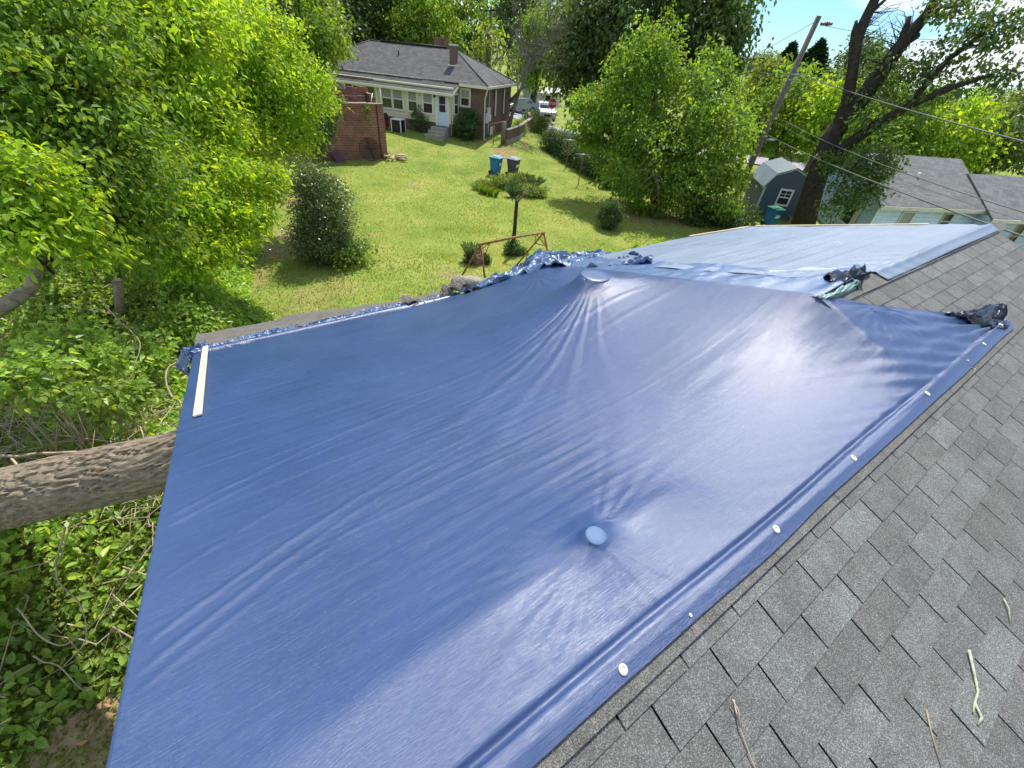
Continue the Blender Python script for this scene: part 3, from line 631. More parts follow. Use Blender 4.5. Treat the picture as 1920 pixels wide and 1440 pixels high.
# skirt columns wrapped down over the rake
Xs = np.stack([-.75-.01*np.ones_like(vs), -.757*np.ones_like(vs), -.745*np.ones_like(vs)], 1)[:, ::-1]
Z0 = Zt[:, :1]; wv = vn(vs*4, vs*0, 61)
Zs = np.concatenate([Z0-.30-.05*wv[:, None], Z0-.14, Z0-.03], 1); Xs = np.stack([-.72-.02*wv, -.755+.01*wv, -.752+.006*wv], 1)
Xa = np.hstack([Xs, Xg]); Ya = np.hstack([np.repeat(vs[:, None], 3, 1), Yg]); Za = np.hstack([Zs, Zt])
def gridmesh(name, X_, Y_, Z_, m, parent=None, thick=0, smooth=True, origin=None):
    ny, nx = X_.shape; I = np.arange(nx*ny).reshape(ny, nx); F = np.stack([I[:-1, :-1], I[:-1, 1:], I[1:, 1:], I[1:, :-1]], -1).reshape(-1, 4)
    o = npmesh(name, np.stack([X_, Y_, Z_], -1).reshape(-1, 3), F, m, parent, smooth=smooth, origin=origin)
    if thick: md = o.modifiers.new('s', 'SOLIDIFY'); md.thickness = thick
    return o
tA = empty('big_tarp', (1.5, .13, zA(.13)), 'largest glossy blue tarp stretched over the near roof slope, nailed along the ridge', 'tarp')
gridmesh('sheet', Xa, Ya, Za, M['tarp'], tA)
# flat hem strip with grommets on the near slope
xs = np.linspace(-.73, 5.6, 260); V = np.array([[x, y, near(y)+.0145+.004*math.sin(k*.9)*(vn(x*3, y*40, 71)-.5)] for k, y in enumerate(np.linspace(.075, .15, 6)+0) for x in xs]).reshape(6, 260, 3)
V[..., 1] += .008*(vn(V[..., 0]*1.7, V[..., 0]*0, 72)-.5)*(V[..., 1] < .1)
# grommets and small nail washers
gw = mat('grommet', (.75, .72, .6), .35, .5, .2, noise=.1)
for (gx_, gy_, s_) in ((.65, .13, 1), (1.59, .14, 1), (2.37, .15, 1), (3.44, .15, 1), (4.7, .15, .9), (.98, .118, .4), (4.25, .14, .4)):
    gy_ -= .012
    mb = MB(); z0 = float(tarpA_z(gx_, gy_))+.002; ring = []
    for (rr, hh) in ((.016*s_, .0), (.0155*s_, .003), (.011*s_, .0045), (.007*s_, .002), (.0065*s_, -.002)): ring.append((rr, hh))
    mb.lathe((gx_, gy_, z0), ring, 16); o = mb.build('grommet', gw, tA); 
    md = o.data; 
    for v in md.vertices: v.co.z += T*(v.co.y+tA.location.y-gy_)
# pipe cap and vent cap showing through the sheet
M['tarp_soft'] = mat('tarp_over_vent', (.035, .08, .2), .38, .6, noise=.08)
M['tarp_tight'] = mat('tarp_stretched', (.09, .16, .30), .6, .3, noise=.05)
mb = MB(); z0 = float(zA(PIPE[1]))+.193; mb.lathe((PIPE[0], PIPE[1], z0), [(.041, -.004), (.0415, .0005), (.039, .0022), (.02, .0024)], 28); o = mb.build('pipe_bulge', M['tarp_tight'], tA)
mb = MB(); z0 = float(zA(VENT[1]))+.70; mb.lathe((VENT[0], VENT[1], z0), [(.148, -.02), (.149, .001), (.143, .004), (.08, .0045)], 36); o = mb.build('vent_bulge', M['tarp_soft'], tA)
# dark gathered corner flap on the bare shingles
def crumple(name, rows, m, parent=None, n=40, k=26, amp=.03, seed=0, fr=6, smooth=False, thick=.004, label=None, cat=None):
    """loft through polylines (rows of world points) with crumpled relief"""
    R_ = []
    for rw in rows:
        rw = np.array(rw, float); s = np.linspace(0, len(rw)-1, n); i = np.minimum(s.astype(int), len(rw)-2); f_ = (s-i)[:, None]; R_.append(rw[i]*(1-f_)+rw[i+1]*f_)
    R_ = np.array(R_); s = np.linspace(0, len(R_)-1, k); i = np.minimum(s.astype(int), len(R_)-2); f_ = (s-i)[:, None, None]; f_ = f_*f_*(3-2*f_); Q = R_[i]*(1-f_)+R_[i+1]*f_
    a, b2 = np.meshgrid(np.arange(k)/k*fr, np.arange(n)/n*fr*1.6, indexing='ij')
    def rid(u, v, sd_): return 1-2*np.abs(vn(u, v, sd_)-.5)*2
    d = amp*(rid(a+.5*b2, b2-.3*a, seed)-.3)+amp*.6*(rid(a*2.3-b2, b2*2.3+a, seed+1)-.4)+amp*.35*(rid(a*5, b2*5+a*2, seed+2)-.4)
    Q[..., 2] += d; Q[..., 0] += .4*d*np.sin(b2*2); Q[..., 1] += .4*d*np.cos(a*3)
    o = gridmesh(name, Q[..., 0], Q[..., 1], Q[..., 2], m, parent, thick=thick, smooth=smooth)
    return o
def onN(px, py, off):      # point above the near slope
    r_ = ray(px, py); t_ = (-HN+off)/(r_[2]-T*r_[1]); return r_*t_
def onC(px, py, off):
    r_ = ray(px, py); t_ = (-1.248+T*1.012+off)/(r_[2]+T*r_[1]); return r_*t_
def on_near(x, y, dz=.02): return (x, y, near(y)+dz)
crumple('corner_flap', [[onN(1770, 592, .015), onN(1800, 588, .05), onN(1835, 580, .08), onN(1866, 574, .08), onN(1886, 570, .13)],
                        [onN(1790, 594, .04), onN(1815, 594, .07), onN(1840, 592, .09), onN(1866, 592, .08), onN(1890, 590, .09)],
                        [onN(1805, 599, .055), onN(1835, 604, .06), onN(1858, 609, .06), onN(1874, 614, .05), onN(1887, 620, .02)]], M['tarp_dark'], tA, 50, 34, .028, 5, 1.6, smooth=True)
# crumpled hem along the eave and at its left end
hem = [[(x, 5.86+.02*math.sin(x*5), zA(5.86)+.04) for x in np.linspace(-.75, 3.1, 26)], [(x, 5.98+.03*math.sin(x*7), zA(5.98)+.05+.015*math.sin(x*9)) for x in np.linspace(-.77, 3.08, 26)],
       [(x, 6.1+.05*math.sin(x*4+1), zA(6.1)+.03) for x in np.linspace(-.8, 3.0, 26)]]
crumple('eave_hem', hem, M['tarp_crumple'], tA, 240, 12, .022, 11, 16)
crumple('eave_corner_bundle', [[(-.62, 5.75, zA(5.75)+.02), (-.62, 5.95, zA(5.95)+.09), (-.6, 6.15, zA(6.15)+.05)], [(-.80, 5.7, zA(5.7)-.02), (-.86, 5.95, zA(5.95)+.05), (-.8, 6.2, zA(6.2)+.02)],
        [(-.86, 5.62, zA(5.7)-.16), (-1.0, 5.9, zA(5.95)-.12), (-.95, 6.15, zA(6.2)-.12)], [(-.8, 5.5, zA(5.7)-.3), (-.86, 5.8, zA(5.95)-.3), (-.85, 6.0, zA(6.2)-.3)]], M['tarp_crumple'], tA, 26, 30, .05, 14, 5)
# middle tarp: narrow strip over the edge of the taller roof, bunched by the eave
tB = empty('middle_tarp', (3.9, 2.5, zC(2.5)), 'narrow bunched blue tarp strip between the big tarp and the far tarp', 'tarp')
vs = np.linspace(1.0, 4.25, 200); us = np.linspace(0, 1, 60); Yg, Ug = np.meshgrid(vs, us, indexing='ij')
xl = np.full_like(Yg, 3.50); xrr = np.interp(Yg, [1.0, 1.2, 1.35, 1.65, 2.1, 2.5, 3.1, 3.8, 4.3], [4.42, 4.75, 4.55, 4.25, 4.3, 4.3, 4.16, 4.22, 4.6])+.03*(vn(Yg*6, Yg*0, 81)-.5)
Xg = xl+(xrr-xl)*Ug; env = ss(0, .5, Ug)
Zt = zC(Yg)+.012+.014*env+.02*env*(1-2*np.abs(vn(Xg*2.5, Yg*7, 82)-.5))*.8+.008*env*(vn(Xg*9, Yg*14, 83)-.5)+.02*np.exp(-((Ug-.93)/.06)**2)*(.4+vn(Yg*5, Yg*0, 84))+.02*np.sin((Yg-1)*26+Ug*2)*np.exp(-(Yg-1)/.25)*env
Zt = np.where(Ug > .985, Zt-.015, Zt)
gridmesh('sheet', Xg, Yg, Zt, M['tarp_crumple'], tB, thick=.003)
zz = lambda y, d: zC(y)+d
crumple('ridge_flap', [[onC(1535, 513, .05), onC(1580, 506, .06), onC(1612, 501, .07), onC(1622, 498, .1)], [onC(1560, 522, .06), onC(1590, 519, .07), onC(1612, 517, .07), onC(1624, 515, .07)], [onN(1585, 534, .05), onN(1600, 536, .05), onN(1610, 538, .04), onN(1618, 533, .02)]], M['tarp_dark'], tB, 40, 30, .028, 21, 1.8, smooth=True)
crumple('turned_edge', [[onN(1541, 553, .03), onN(1560, 547, .06), onN(1585, 536, .06), onN(1606, 527, .06)], [onN(1541, 557, .035), onN(1562, 554, .06), onN(1588, 543, .06), onN(1610, 532, .05)], [onN(1541, 563, .012), onN(1562, 560, .012), onN(1590, 549, .012), onN(1612, 538, .012)]], M['tarp_under'], tB, 70, 16, .016, 24, 3, smooth=True)
mb = MB()
# bunched heap over the broken eave corner
inner = [(3.02, 5.72), (3.25, 5.2), (3.42, 4.6), (3.5, 4.0), (3.62, 3.55), (3.85, 3.2), (4.1, 2.9)]
rowi = [(x, y, float(tarpA_z(min(x, xr(y)), y, False))+.03) for x, y in inner]
rowm = [ptz(905, 532, -3.12), ptz(965, 512, -2.86), ptz(1000, 492, -2.56), ptz(1060, 485, -2.36), ptz(1110, 486, -2.20), ptz(1160, 490, -2.1), (4.3, 3.1, zC(3.1)+.05)]
rowo = [ptz(900, 526, -3.24), ptz(968, 502, -3.0), ptz(1004, 474, -2.66), ptz(1050, 468, -2.52), ptz(1110, 474, -2.42), ptz(1165, 481, -2.32), (4.6, 3.5, zC(3.5)+.03)]
rowb = [tuple(np.array(p_)+np.array([.15, .35, -.45])) for p_ in rowo[:-1]]+[(4.7, 3.9, zC(3.9))]
crumple('bunched_heap', [rowi, rowm, rowo, rowb], M['tarp_crumple'], tB, 150, 80, .06, 31, 6)
# far tarp
tC = empty('far_tarp', (6.0, 2.5, zC(2.5)), 'blue tarp, paled by painted-in glare, lying over the far end of the roof under wooden battens', 'tarp')
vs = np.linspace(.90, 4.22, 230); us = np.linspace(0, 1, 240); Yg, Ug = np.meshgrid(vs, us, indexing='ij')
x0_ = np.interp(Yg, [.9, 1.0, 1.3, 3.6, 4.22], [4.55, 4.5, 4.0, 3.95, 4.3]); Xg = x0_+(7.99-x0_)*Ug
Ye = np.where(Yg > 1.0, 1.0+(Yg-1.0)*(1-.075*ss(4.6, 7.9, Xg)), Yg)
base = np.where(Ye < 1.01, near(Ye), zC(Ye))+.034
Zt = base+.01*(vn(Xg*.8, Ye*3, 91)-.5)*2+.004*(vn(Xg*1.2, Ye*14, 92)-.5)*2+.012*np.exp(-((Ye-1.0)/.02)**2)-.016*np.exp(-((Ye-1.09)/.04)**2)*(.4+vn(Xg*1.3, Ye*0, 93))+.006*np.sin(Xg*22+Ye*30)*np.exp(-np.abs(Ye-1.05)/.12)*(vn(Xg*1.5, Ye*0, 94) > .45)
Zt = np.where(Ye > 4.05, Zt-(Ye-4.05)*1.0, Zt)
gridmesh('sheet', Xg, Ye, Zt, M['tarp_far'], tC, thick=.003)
for xg in (5.35, 6.1, 6.75): 
    mb = MB(); mb.lathe((xg, .955, near(.955)+.024), [(.013, 0), (.012, .003), (.008, .004), (.005, .001)], 12); o = mb.build('grommet', gw, tC)
# battens
def batten(P0, P1, wd, th, label):
    P0, P1 = np.array(P0, float), np.array(P1, float); d = unit(P1-P0); n_ = np.array([0, T*CT, CT]); s_ = np.cross(n_, d); s_ = unit(s_); n_ = np.cross(d, s_); n_ = n_ if n_[2] > 0 else -n_
    mb = MB(); mb.box((P0+P1)/2+n_*th/2, (np.linalg.norm(P1-P0), wd, th), ax=[d, s_, n_])
    o = mb.build('wooden_batten', M['wood_new'], bevel=.003); tag(o, label, 'wood batten', 'battens holding down the tarps')
    return o
batten((-.60, 3.42, float(tarpA_z(-.6, 3.42))+.008), (-.60, 5.9, float(tarpA_z(-.6, 5.9))+.008), .062, .018, 'new pale wood batten nailed on the left end of the big tarp')
batten((7.95, 1.55, zC(1.55)+.03), (7.95, 3.74, zC(3.74)+.03), .05, .022, 'long pale batten along the far gable edge of the far tarp')
batten((6.5, 4.03, zC(4.03)+.036), (7.8, 3.78, zC(3.78)+.036), .045, .02, 'short pale batten on the eave corner of the far tarp')
# debris by the torn eave
def tpt(x, y, z): return ptz(x, y, z)
dz_ = [(880, 540), (862, 540), (845, 552)]
mb = MB(); c = ptz(893, 536, -3.3); mb.tube([c+np.array([-.35, .25, .02]), c+np.array([-.1, .05, .03]), c+np.array([.2, -.2, .0])], [.13, .15, .14], 14, bark=.3)
o = mb.build('broken_log', mat('lichen_bark', (.3, .29, .23), .95, .1, noise=.55, nscale=22, bump=1, bscale=30)); tag(o, 'short lichen covered broken log at the torn eave beside the bunched tarp', 'log')
rr = np.random.default_rng(4)
for i, (x, y, z, s, az, lab) in enumerate(((862, 538, -3.25, .3, .4, 'grey shingle slab torn up beside the broken log'), (840, 552, -3.35, .26, 1.1, 'torn shingle piece tilted over the eave left of the log'), (772, 568, -3.4, .3, .2, 'bent shingle flap sticking up at the left end of the debris'), (882, 553, -3.2, .2, 2.0, 'small curled shingle scrap below the broken log'))):
    c = ptz(x, y, z); u_ = np.array([math.cos(az), math.sin(az), .25*rr.normal()]); v_ = np.cross([.25*rr.normal(), .2, 1], u_)
    rws = [[c+u_*s*(a-.5)*2*.5+v_*s*(b2-.5)*.8+np.array([0, 0, .08*math.sin(3*a)+.05*b2]) for a in np.linspace(0, 1, 5)] for b2 in np.linspace(0, 1, 4)]
    o = crumple('torn_shingle', rws, mat('torn_shingle_%d' % i, (.17, .155, .14), .95, .1, noise=.2, nscale=20, bump=.6, bscale=80), None, 14, 10, .02, 50+i, 3, thick=.008); tag(o, lab, 'shingle', 'torn shingles at the broken eave')
for i in range(14):
    x = 770+rr.random()*115; y = 562-(x-770)*.2+rr.normal()*5; c = ptz(x, y, -3.33); d = np.array([rr.normal()*.2, rr.normal()*.2, .05+rr.random()*.22]); mb = MB()
    mb.tube([c, c+d*.5+np.array([.02, 0, 0]), c+d], [.009, .007, .002], 4)
    o = mb.build('wood_splinter', M['wood_raw']); tag(o, 'thin pale wood splinter among the torn shingles at the eave', 'splinter', 'splinters at the broken eave')
mb = MB(); c = ptz(868, 548, -3.28); mb.hexa([c, c+np.array([.22, -.05, .0]), c+np.array([.24, .06, 0]), c+np.array([.02, .08, 0])], [c+np.array([0, 0, .03]), c+np.array([.2, -.05, .06]), c+np.array([.26, .06, .05]), c+np.array([.03, .08, .02])])
o = mb.build('split_board', mat('orange_split_wood', (.5, .24, .1), .8, .2, noise=.3, nscale=15)); tag(o, 'orange freshly split board end beside the lichen covered log', 'board')
# sticks and litter lying on the bare shingles
def stick(pts, r_, label, m='twig', name='twig'):
    mb = MB(); 
    for P in pts:
        mb.tube([(x, y, near(y)+.008+dz) for x, y, dz in P], [r_*(1-.5*i/len(P)) for i in range(len(P))], 6)
    o = mb.build(name, M[m]); tag(o, label, 'twig', 'twigs fallen on the shingles')
M['twig_green'] = mat('twig_lichen', (.42, .46, .33), .85, .15, noise=.3, nscale=60)
stick([[(2.02, -.585, .012), (1.955, -.63, .006), (1.90, -.665, .002), (1.845, -.67, 0), (1.80, -.675, .004)], [(1.845, -.67, 0), (1.81, -.70, .01), (1.775, -.70, .004)]], .0052, 'pale forked stick lying on the bare shingles at lower right', 'twig_green')
stick([[(.95, -.135, .0), (.905, -.19, .01), (.88, -.26, .004), (.86, -.34, .0)], [(.905, -.19, .01), (.93, -.16, .02), (.935, -.13, .02)]], .003, 'thin brown forked twig on the shingles below the tarp hem at the bottom edge')
stick([[(2.47, -.615, .0), (2.43, -.64, .01), (2.37, -.67, .0)]], .0035, 'small pale twig on the shingles near the right edge', 'twig_green')
stick([[(4.32, .085, .0), (4.25, .06, .012), (4.19, .07, .0), (4.13, .05, .0)], [(4.25, .06, .012), (4.22, .09, .02)]], .005, 'bleached twig beside the tarp hem near the dark corner flap', 'twig_green')
stick([[(1.62, -.56, 0), (1.56, -.6, .003), (1.5, -.66, 0)]], .003, 'faint thin twig on the shingles left of the forked stick')

# ------------------------------------------------------------------ brick house across the lawn
HU = unit(np.array([-.64, .768])); HV = unit(np.array([.768, .64])); HO = np.array([19.26, 32.11])
def HP(a, b, z): q = HO+HU*a+HV*b; return np.array([q[0], q[1], z])
def hbox(mb, a0, a1, b0, b1, z0, z1, col=None):
    return mb.hexa([HP(a0, b0, z0), HP(a1, b0, z0), HP(a1, b1, z0), HP(a0, b1, z0)][::-1], [HP(a0, b0, z1), HP(a1, b0, z1), HP(a1, b1, z1), HP(a0, b1, z1)][::-1], col)
bh = empty('brick_house', HP(7, 3.5, -5.7), 'brown brick house with hipped grey roof and long cream sunroom across the lawn', 'house')
AL = 15.0; BW = 7.1
mb = MB(); hbox(mb, 0, AL, 0, BW, -6.2, -2.3); mb.build('wall', M['brick_house'], bh)
mb = MB(); hbox(mb, 2.03, 12.2, -1.1, -.01, -4.78, -2.5); mb.build('sunroom_wall', M['cream'], bh)
mb = MB(); hbox(mb, 2.06, 12.17, -1.06, -.012, -6.0, -4.78); mb.build('sunroom_base', M['brick_house'], bh)
mb = MB(); hbox(mb, 8.45, 12.21, -1.115, -.02, -4.77, -2.52); mb.build('sunroom_brick_bay', M['brick_house'], bh)
ZE, ZR = -2.22, -.33; e_ = .42
mb = MB()
P = [HP(-e_, -e_, ZE), HP(AL+e_, -e_, ZE), HP(AL+e_, BW+e_, ZE), HP(-e_, BW+e_, ZE)]; R0, R1 = HP(3.7, BW/2, ZR), HP(11.2, BW/2, ZR)
mb.add(P+[R0, R1], [(0, 4, 5, 1), (1, 5, 2), (2, 5, 4, 3), (3, 4, 0)]); mb.poly(P)
rf = mb.build('roof', M['roof_old'], bh)
# small projecting hip over the brick corner
mb = MB(); q0 = HP(2.45, 2.55, -.98); mb.add([HP(-e_-.02, -e_-.02, ZE+.02), HP(4.3, -e_-.02, ZE+.02), HP(3.2, 3.15, -.6), q0], [(0, 3, 1), (1, 3, 2)]); 
mb.build('corner_hip', M['roof_old'], bh)
mb = MB()     # ridge caps and hips as raised strips
for A_, B_ in ((R0, R1), (R0, P[0]), (R0, P[3]), (R1, P[1])): mb.tube([A_+np.array([0, 0, .01]), B_+np.array([0, 0, .02])], .05, 5)
mb.build('ridge_cap', M['roof_old'], rf)
mb = MB(); mb.tube([HP(4.4, BW/2, ZR+.06), HP(10.2, BW/2, ZR+.06)], .08, 6); mb.build('ridge_vent', M['black'], rf)
mb = MB()     # fascia with gutters
hbox(mb, -e_-.06, 1.78, -e_-.1, -e_+.0, ZE-.17, ZE+.0); hbox(mb, -e_-.08, -e_+.02, -e_-.1, BW+e_, ZE-.17, ZE-.01); mb.build('gutter', M['cream_trim'], bh)
mb = MB(); hbox(mb, -e_+.02, AL, -e_, 0, ZE-.13, ZE-.1); hbox(mb, -e_+.02, 0, 0, BW, ZE-.13, ZE-.1); mb.build('soffit', M['cream_trim'], bh)
# sunroom roof
mb = MB(); mb.hexa([HP(2.95, -1.5, -2.93), HP(12.4, -1.5, -2.93), HP(12.4, -.4, -2.30), HP(2.95, -.4, -2.30)][::-1], [HP(2.95, -1.5, -2.85), HP(12.4, -1.5, -2.85), HP(12.4, -.35, -2.19), HP(2.95, -.35, -2.19)][::-1])
mb.build('sunroom_roof', M['roof_old'], bh)
mb = MB(); mb.hexa([HP(1.85, -1.5, -2.90), HP(3.3, -1.5, -2.90), HP(3.3, -.45, -2.32), HP(1.85, -.45, -2.32)][::-1], [HP(1.85, -1.5, -2.83), HP(3.3, -1.5, -2.83), HP(3.1, -.4, -2.26), HP(1.85, -.4, -2.26)][::-1])
mb.build('door_roof', M['roof_old'], bh)
mb = MB(); hbox(mb, 1.82, 12.4, -1.57, -1.49, -2.98, -2.83); mb.hexa([HP(1.82, -1.5, -2.95), HP(1.86, -1.5, -2.95), HP(1.86, -.3, -2.45), HP(1.82, -.3, -2.45)], [HP(1.82, -1.5, -2.84), HP(1.86, -1.5, -2.84), HP(1.86, -.3, -2.3), HP(1.82, -.3, -2.3)]); mb.build('sunroom_gutter', M['cream_trim'], bh)
mb = MB(); rr = np.random.default_rng(12)
for k in range(26): a = 3.2+k*.36; hbox(mb, a, a+.3, -.42, -.36, -2.2+.01*rr.normal(), -2.145+.015*rr.normal())
mb.build('flashing', mat('flashing', (.4, .39, .37), .6, .4, .3, noise=.4, nscale=4), bh)
mb = MB(); hbox(mb, 4.7, 12, -.5, -.42, -2.21, -2.185); mb.build('flashing', M['gutter'], bh)
# chimneys
mb = MB(); hbox(mb, 2.9, 3.38, 1.55, 2.03, -1.75, -.12); c1 = mb.build('chimney', M['brick_house'], rf)
mb = MB(); hbox(mb, 2.86, 3.42, 1.51, 2.07, -.12, .0); mb.build('chimney_cap', M['gutter'], rf)
mb = MB(); hbox(mb, 2.84, 3.44, 1.47, 2.1, -1.46, -1.26); mb.build('chimney_flashing', M['white'], rf)
mb = MB(); hbox(mb, 4.9, 5.85, 4.3, 4.9, -1.2, .22); hbox(mb, 4.85, 5.9, 4.25, 4.95, .22, .30); mb.build('chimney', M['brick_red'], rf)
mb = MB(); mb.tube([HP(7.9, 2.1, -1.25), HP(7.9, 2.1, -.72)], .05, 8); mb.build('vent_pipe', M['black'], rf)
mb = MB(); mb.tube([HP(1.5, 1.0, -1.75), HP(1.5, 1.0, -1.4)], .035, 8); mb.build('vent_pipe', M['metal'], rf)
def window(parent, PT, a0, a1, b, z0, z1, fm, split=True, sgn=-1, axis='a', blind=.5, frame=.09, mullv=False, name='window', glass='glass'):
    """sash window on a wall; PT(a,b,z) gives world points"""
    def bx(mb, x0, x1, za, zb, d0, d1):
        if axis == 'a': c = lambda x, d, z: PT(x, b+sgn*d, z)
        else: c = lambda x, d, z: PT(b+sgn*d, x, z)
        mb.hexa([c(x0, d0, za), c(x1, d0, za), c(x1, d1, za), c(x0, d1, za)], [c(x0, d0, zb), c(x1, d0, zb), c(x1, d1, zb), c(x0, d1, zb)])
    mb = MB(); f = frame
    bx(mb, a0-f, a0, z0-f, z1+f, .0, .05); bx(mb, a1, a1+f, z0-f, z1+f, 0, .05); bx(mb, a0, a1, z1, z1+f, 0, .048); bx(mb, a0-f*.3, a1+f*.3, z0-f, z0, 0, .07)
    zm = (z0+z1)/2
    if split: bx(mb, a0, a1, zm-.03, zm+.03, 0, .04)
    if mullv: bx(mb, (a0+a1)/2-.015, (a0+a1)/2+.015, zm, z1, 0, .036)
    if mullv == 2:
        zq = (zm+z1)/2; bx(mb, a0, a1, zq-.012, zq+.012, 0, .034)
    w_ = mb.build(name, fm, parent)
    mb = MB(); bx(mb, a0, a1, z0, zm if blind else z1, .004, .012); mb.build('pane', M[glass], w_)
    if blind: mb = MB(); bx(mb, a0, a1, zm, z1, .004, .013); mb.build('blind', M['blind'] if blind != 2 else M['glass'], w_)
    return w_
for (a0, a1) in ((6.12, 6.88), (7.04, 7.82), (4.95, 5.62), (3.68, 4.38)): window(bh, HP, a0, a1, -1.1, -4.22, -2.98, M['white'])
mb = MB(); hbox(mb, 8.2, 8.36, -1.16, -1.1, -4.78, -2.95); hbox(mb, 5.98, 6.06, -1.14, -1.1, -4.3, -2.95); hbox(mb, 3.5, 3.58, -1.14, -1.1, -4.3, -2.95); mb.build_each('sunroom_post', M['cream_trim'], bh)
window(bh, HP, 8.45, 8.98, -1.12, -3.6, -2.98, M['trim_tan'], split=False, blind=0)
mb = MB(); hbox(mb, 9.35, 9.5, -1.17, -1.12, -4.7, -2.97); hbox(mb, 10.2, 10.35, -1.17, -1.12, -4.7, -2.97); hbox(mb, 9.5, 10.2, -1.17, -1.12, -3.1, -2.97); dd = mb.build('dark_doorway', M['cream_trim'], bh)
mb = MB(); hbox(mb, 9.5, 10.2, -1.135, -1.12, -4.7, -3.1); mb.build('pane', M['glass'], dd)
window(bh, HP, 11.0, 11.75, -1.12, -3.9, -3.02, M['white'])
mb = MB(); hbox(mb, 2.44, 3.3, -1.13, -1.1, -4.95, -2.93); dr_ = mb.build('door', M['door_blue'], bh)
mb = MB(); hbox(mb, 2.34, 2.44, -1.16, -1.1, -4.97, -2.88); hbox(mb, 3.3, 3.4, -1.16, -1.1, -4.97, -2.88); hbox(mb, 2.44, 3.3, -1.16, -1.1, -2.93, -2.88); mb.build('door_frame', M['white'], dr_)
mb = MB(); hbox(mb, 2.62, 3.1, -1.145, -1.13, -3.55, -3.08); hbox(mb, 2.62, 3.1, -1.145, -1.13, -4.05, -3.6); mb.build('pane', M['glass'], dr_)
mb = MB(); mb.tube([HP(2.52, -1.17, -4.0), HP(2.52, -1.17, -3.9)], .02, 6); mb.build('handle', M['metal'], dr_)
window(bh, HP, 1.18, 1.78, 0, -3.55, -2.62, M['cream_trim'], frame=.14, blind=.5, mullv=True)
window(bh, HP, -.85, -.15, 2.03, -4.1, -2.95, M['white'], axis='b', blind=2)
def arched(b0, b1):
    mb = MB(); c = (b0+b1)/2; r_ = (b1-b0)/2
    pr = [(b0, -4.3), (b1, -4.3)]+[(c+r_*math.cos(t), -2.72+r_*math.sin(t)) for t in np.linspace(0, math.pi, 9)]
    mb.prism([HP(-.0, p_[0], p_[1]) for p_ in pr], HP(-.05, 0, 0)-HP(0, 0, 0)); w_ = mb.build('arched_window', mat('pale_panel', (.62, .6, .5), .6, .3), bh)
    mb = MB()
    for s in (b0-.2, b1+.04):
        pr = [(s, -4.3), (s+.16, -4.3)]+[(s+.08+.08*math.cos(t), -2.72+.08*math.sin(t)) for t in np.linspace(0, math.pi, 5)]; mb.prism([HP(0, p_[0], p_[1]) for p_ in pr], HP(-.04, 0, 0)-HP(0, 0, 0))
        mb.build('shutter', M['shutter'], bh); mb = MB()
    mb = MB(); hbox(mb, -.06, 0, b0-.06, b1+.06, -4.38, -4.3); mb.build('sill', M['brick_house'], w_)
arched(2.62, 2.98); arched(4.88, 5.24)
mb = MB(); hbox(mb, -.03, 0, 0, BW, -4.9, -4.84); mb.build('brick_band', M['brick_house'], bh)
mb = MB(); hbox(mb, -.05, 0, 1.72, 2.3, -5.55, -4.95); mb.build('access_panel', M['white'], bh)
mb = MB(); hbox(mb, -.16, 0, .5, .72, -4.6, -3.95); hbox(mb, -.18, 0, .85, 1.15, -4.5, -3.6); hbox(mb, -.16, 0, 1.22, 1.42, -4.5, -4.1); mb.build('meter_box', M['white'], bh)
mb = MB(); mb.tube([HP(-.1, 1.0, -3.6), HP(-.1, 1.0, -2.6), HP(-.1, .98, -2.4)], .035, 6); mb.tube([HP(-.1, .95, -4.5), HP(-.1, .95, -5.4)], .035, 6); mb.build_each('conduit', M['gutter'], bh)
mb = MB(); mb.tube([HP(-.4, -.35, -2.32), HP(-.2, -.1, -2.75), HP(-.07, .05, -2.95), HP(-.07, .05, -5.62), HP(-.3, .1, -5.72)], .05, 6); mb.build('downspout', M['white'], bh)
mb = MB(); mb.tube([HP(2.1, -1.5, -2.95), HP(2.12, -1.2, -3.2), HP(2.12, -1.18, -5.5)], .045, 6); mb.build('downspout', M['gutter'], bh)
for a in (3.45, 9.28): mb = MB(); mb.lathe(HP(a, -1.2, -3.2), [(.05, 0), (.07, .05), (.05, .16), (.02, .18)], 8); mb.build('wall_lamp', M['black'], bh)
mb = MB(); hbox(mb, 2.3, 3.55, -1.75, -1.1, -6.0, -5.0); hbox(mb, 2.3, 3.65, -2.1, -1.75, -6.0, -5.2); hbox(mb, 2.3, 3.75, -2.5, -2.1, -6.0, -5.42); mb.build('steps', M['concrete'], bh)
# utilities by the sunroom
t_ = empty('air_conditioner', HP(6.0, -2.3, gz(*HP(6, -2.3, 0)[:2])), 'white framed air conditioner unit with black grille beside the sunroom wall', 'air conditioner')
zb = t_.location[2]
mb = MB(); hbox(mb, 5.62, 6.38, -2.62, -1.9, zb+.03, zb+.78); mb.build('coil', M['black'], t_)
mb = MB(); [hbox(mb, a-.03, a+.03, b-.03, b+.03, zb, zb+.82) for a in (5.62, 6.38) for b in (-2.62, -1.9)]; hbox(mb, 5.58, 6.42, -2.66, -1.86, zb+.8, zb+.86); mb.build('casing', M['white'], t_)
t_ = empty('barbecue_grill', HP(7.15, -2.4, gz(*HP(7.1, -2.4, 0)[:2])), 'black barbecue grill with dark red cabinet beside the white air conditioner', 'grill')
zb = t_.location[2]
mb = MB(); hbox(mb, 6.9, 7.4, -2.6, -2.15, zb+.1, zb+.7); mb.build('cabinet', mat('grill_red', (.22, .04, .03), .5, .4, noise=.3), t_)
mb = MB(); hbox(mb, 6.62, 7.8, -2.6, -2.15, zb+.72, zb+.78); mb.tube([HP(6.85, -2.4, zb+.85), HP(7.45, -2.4, zb+.85)], .2, 10); mb.build('hood', M['black'], t_)
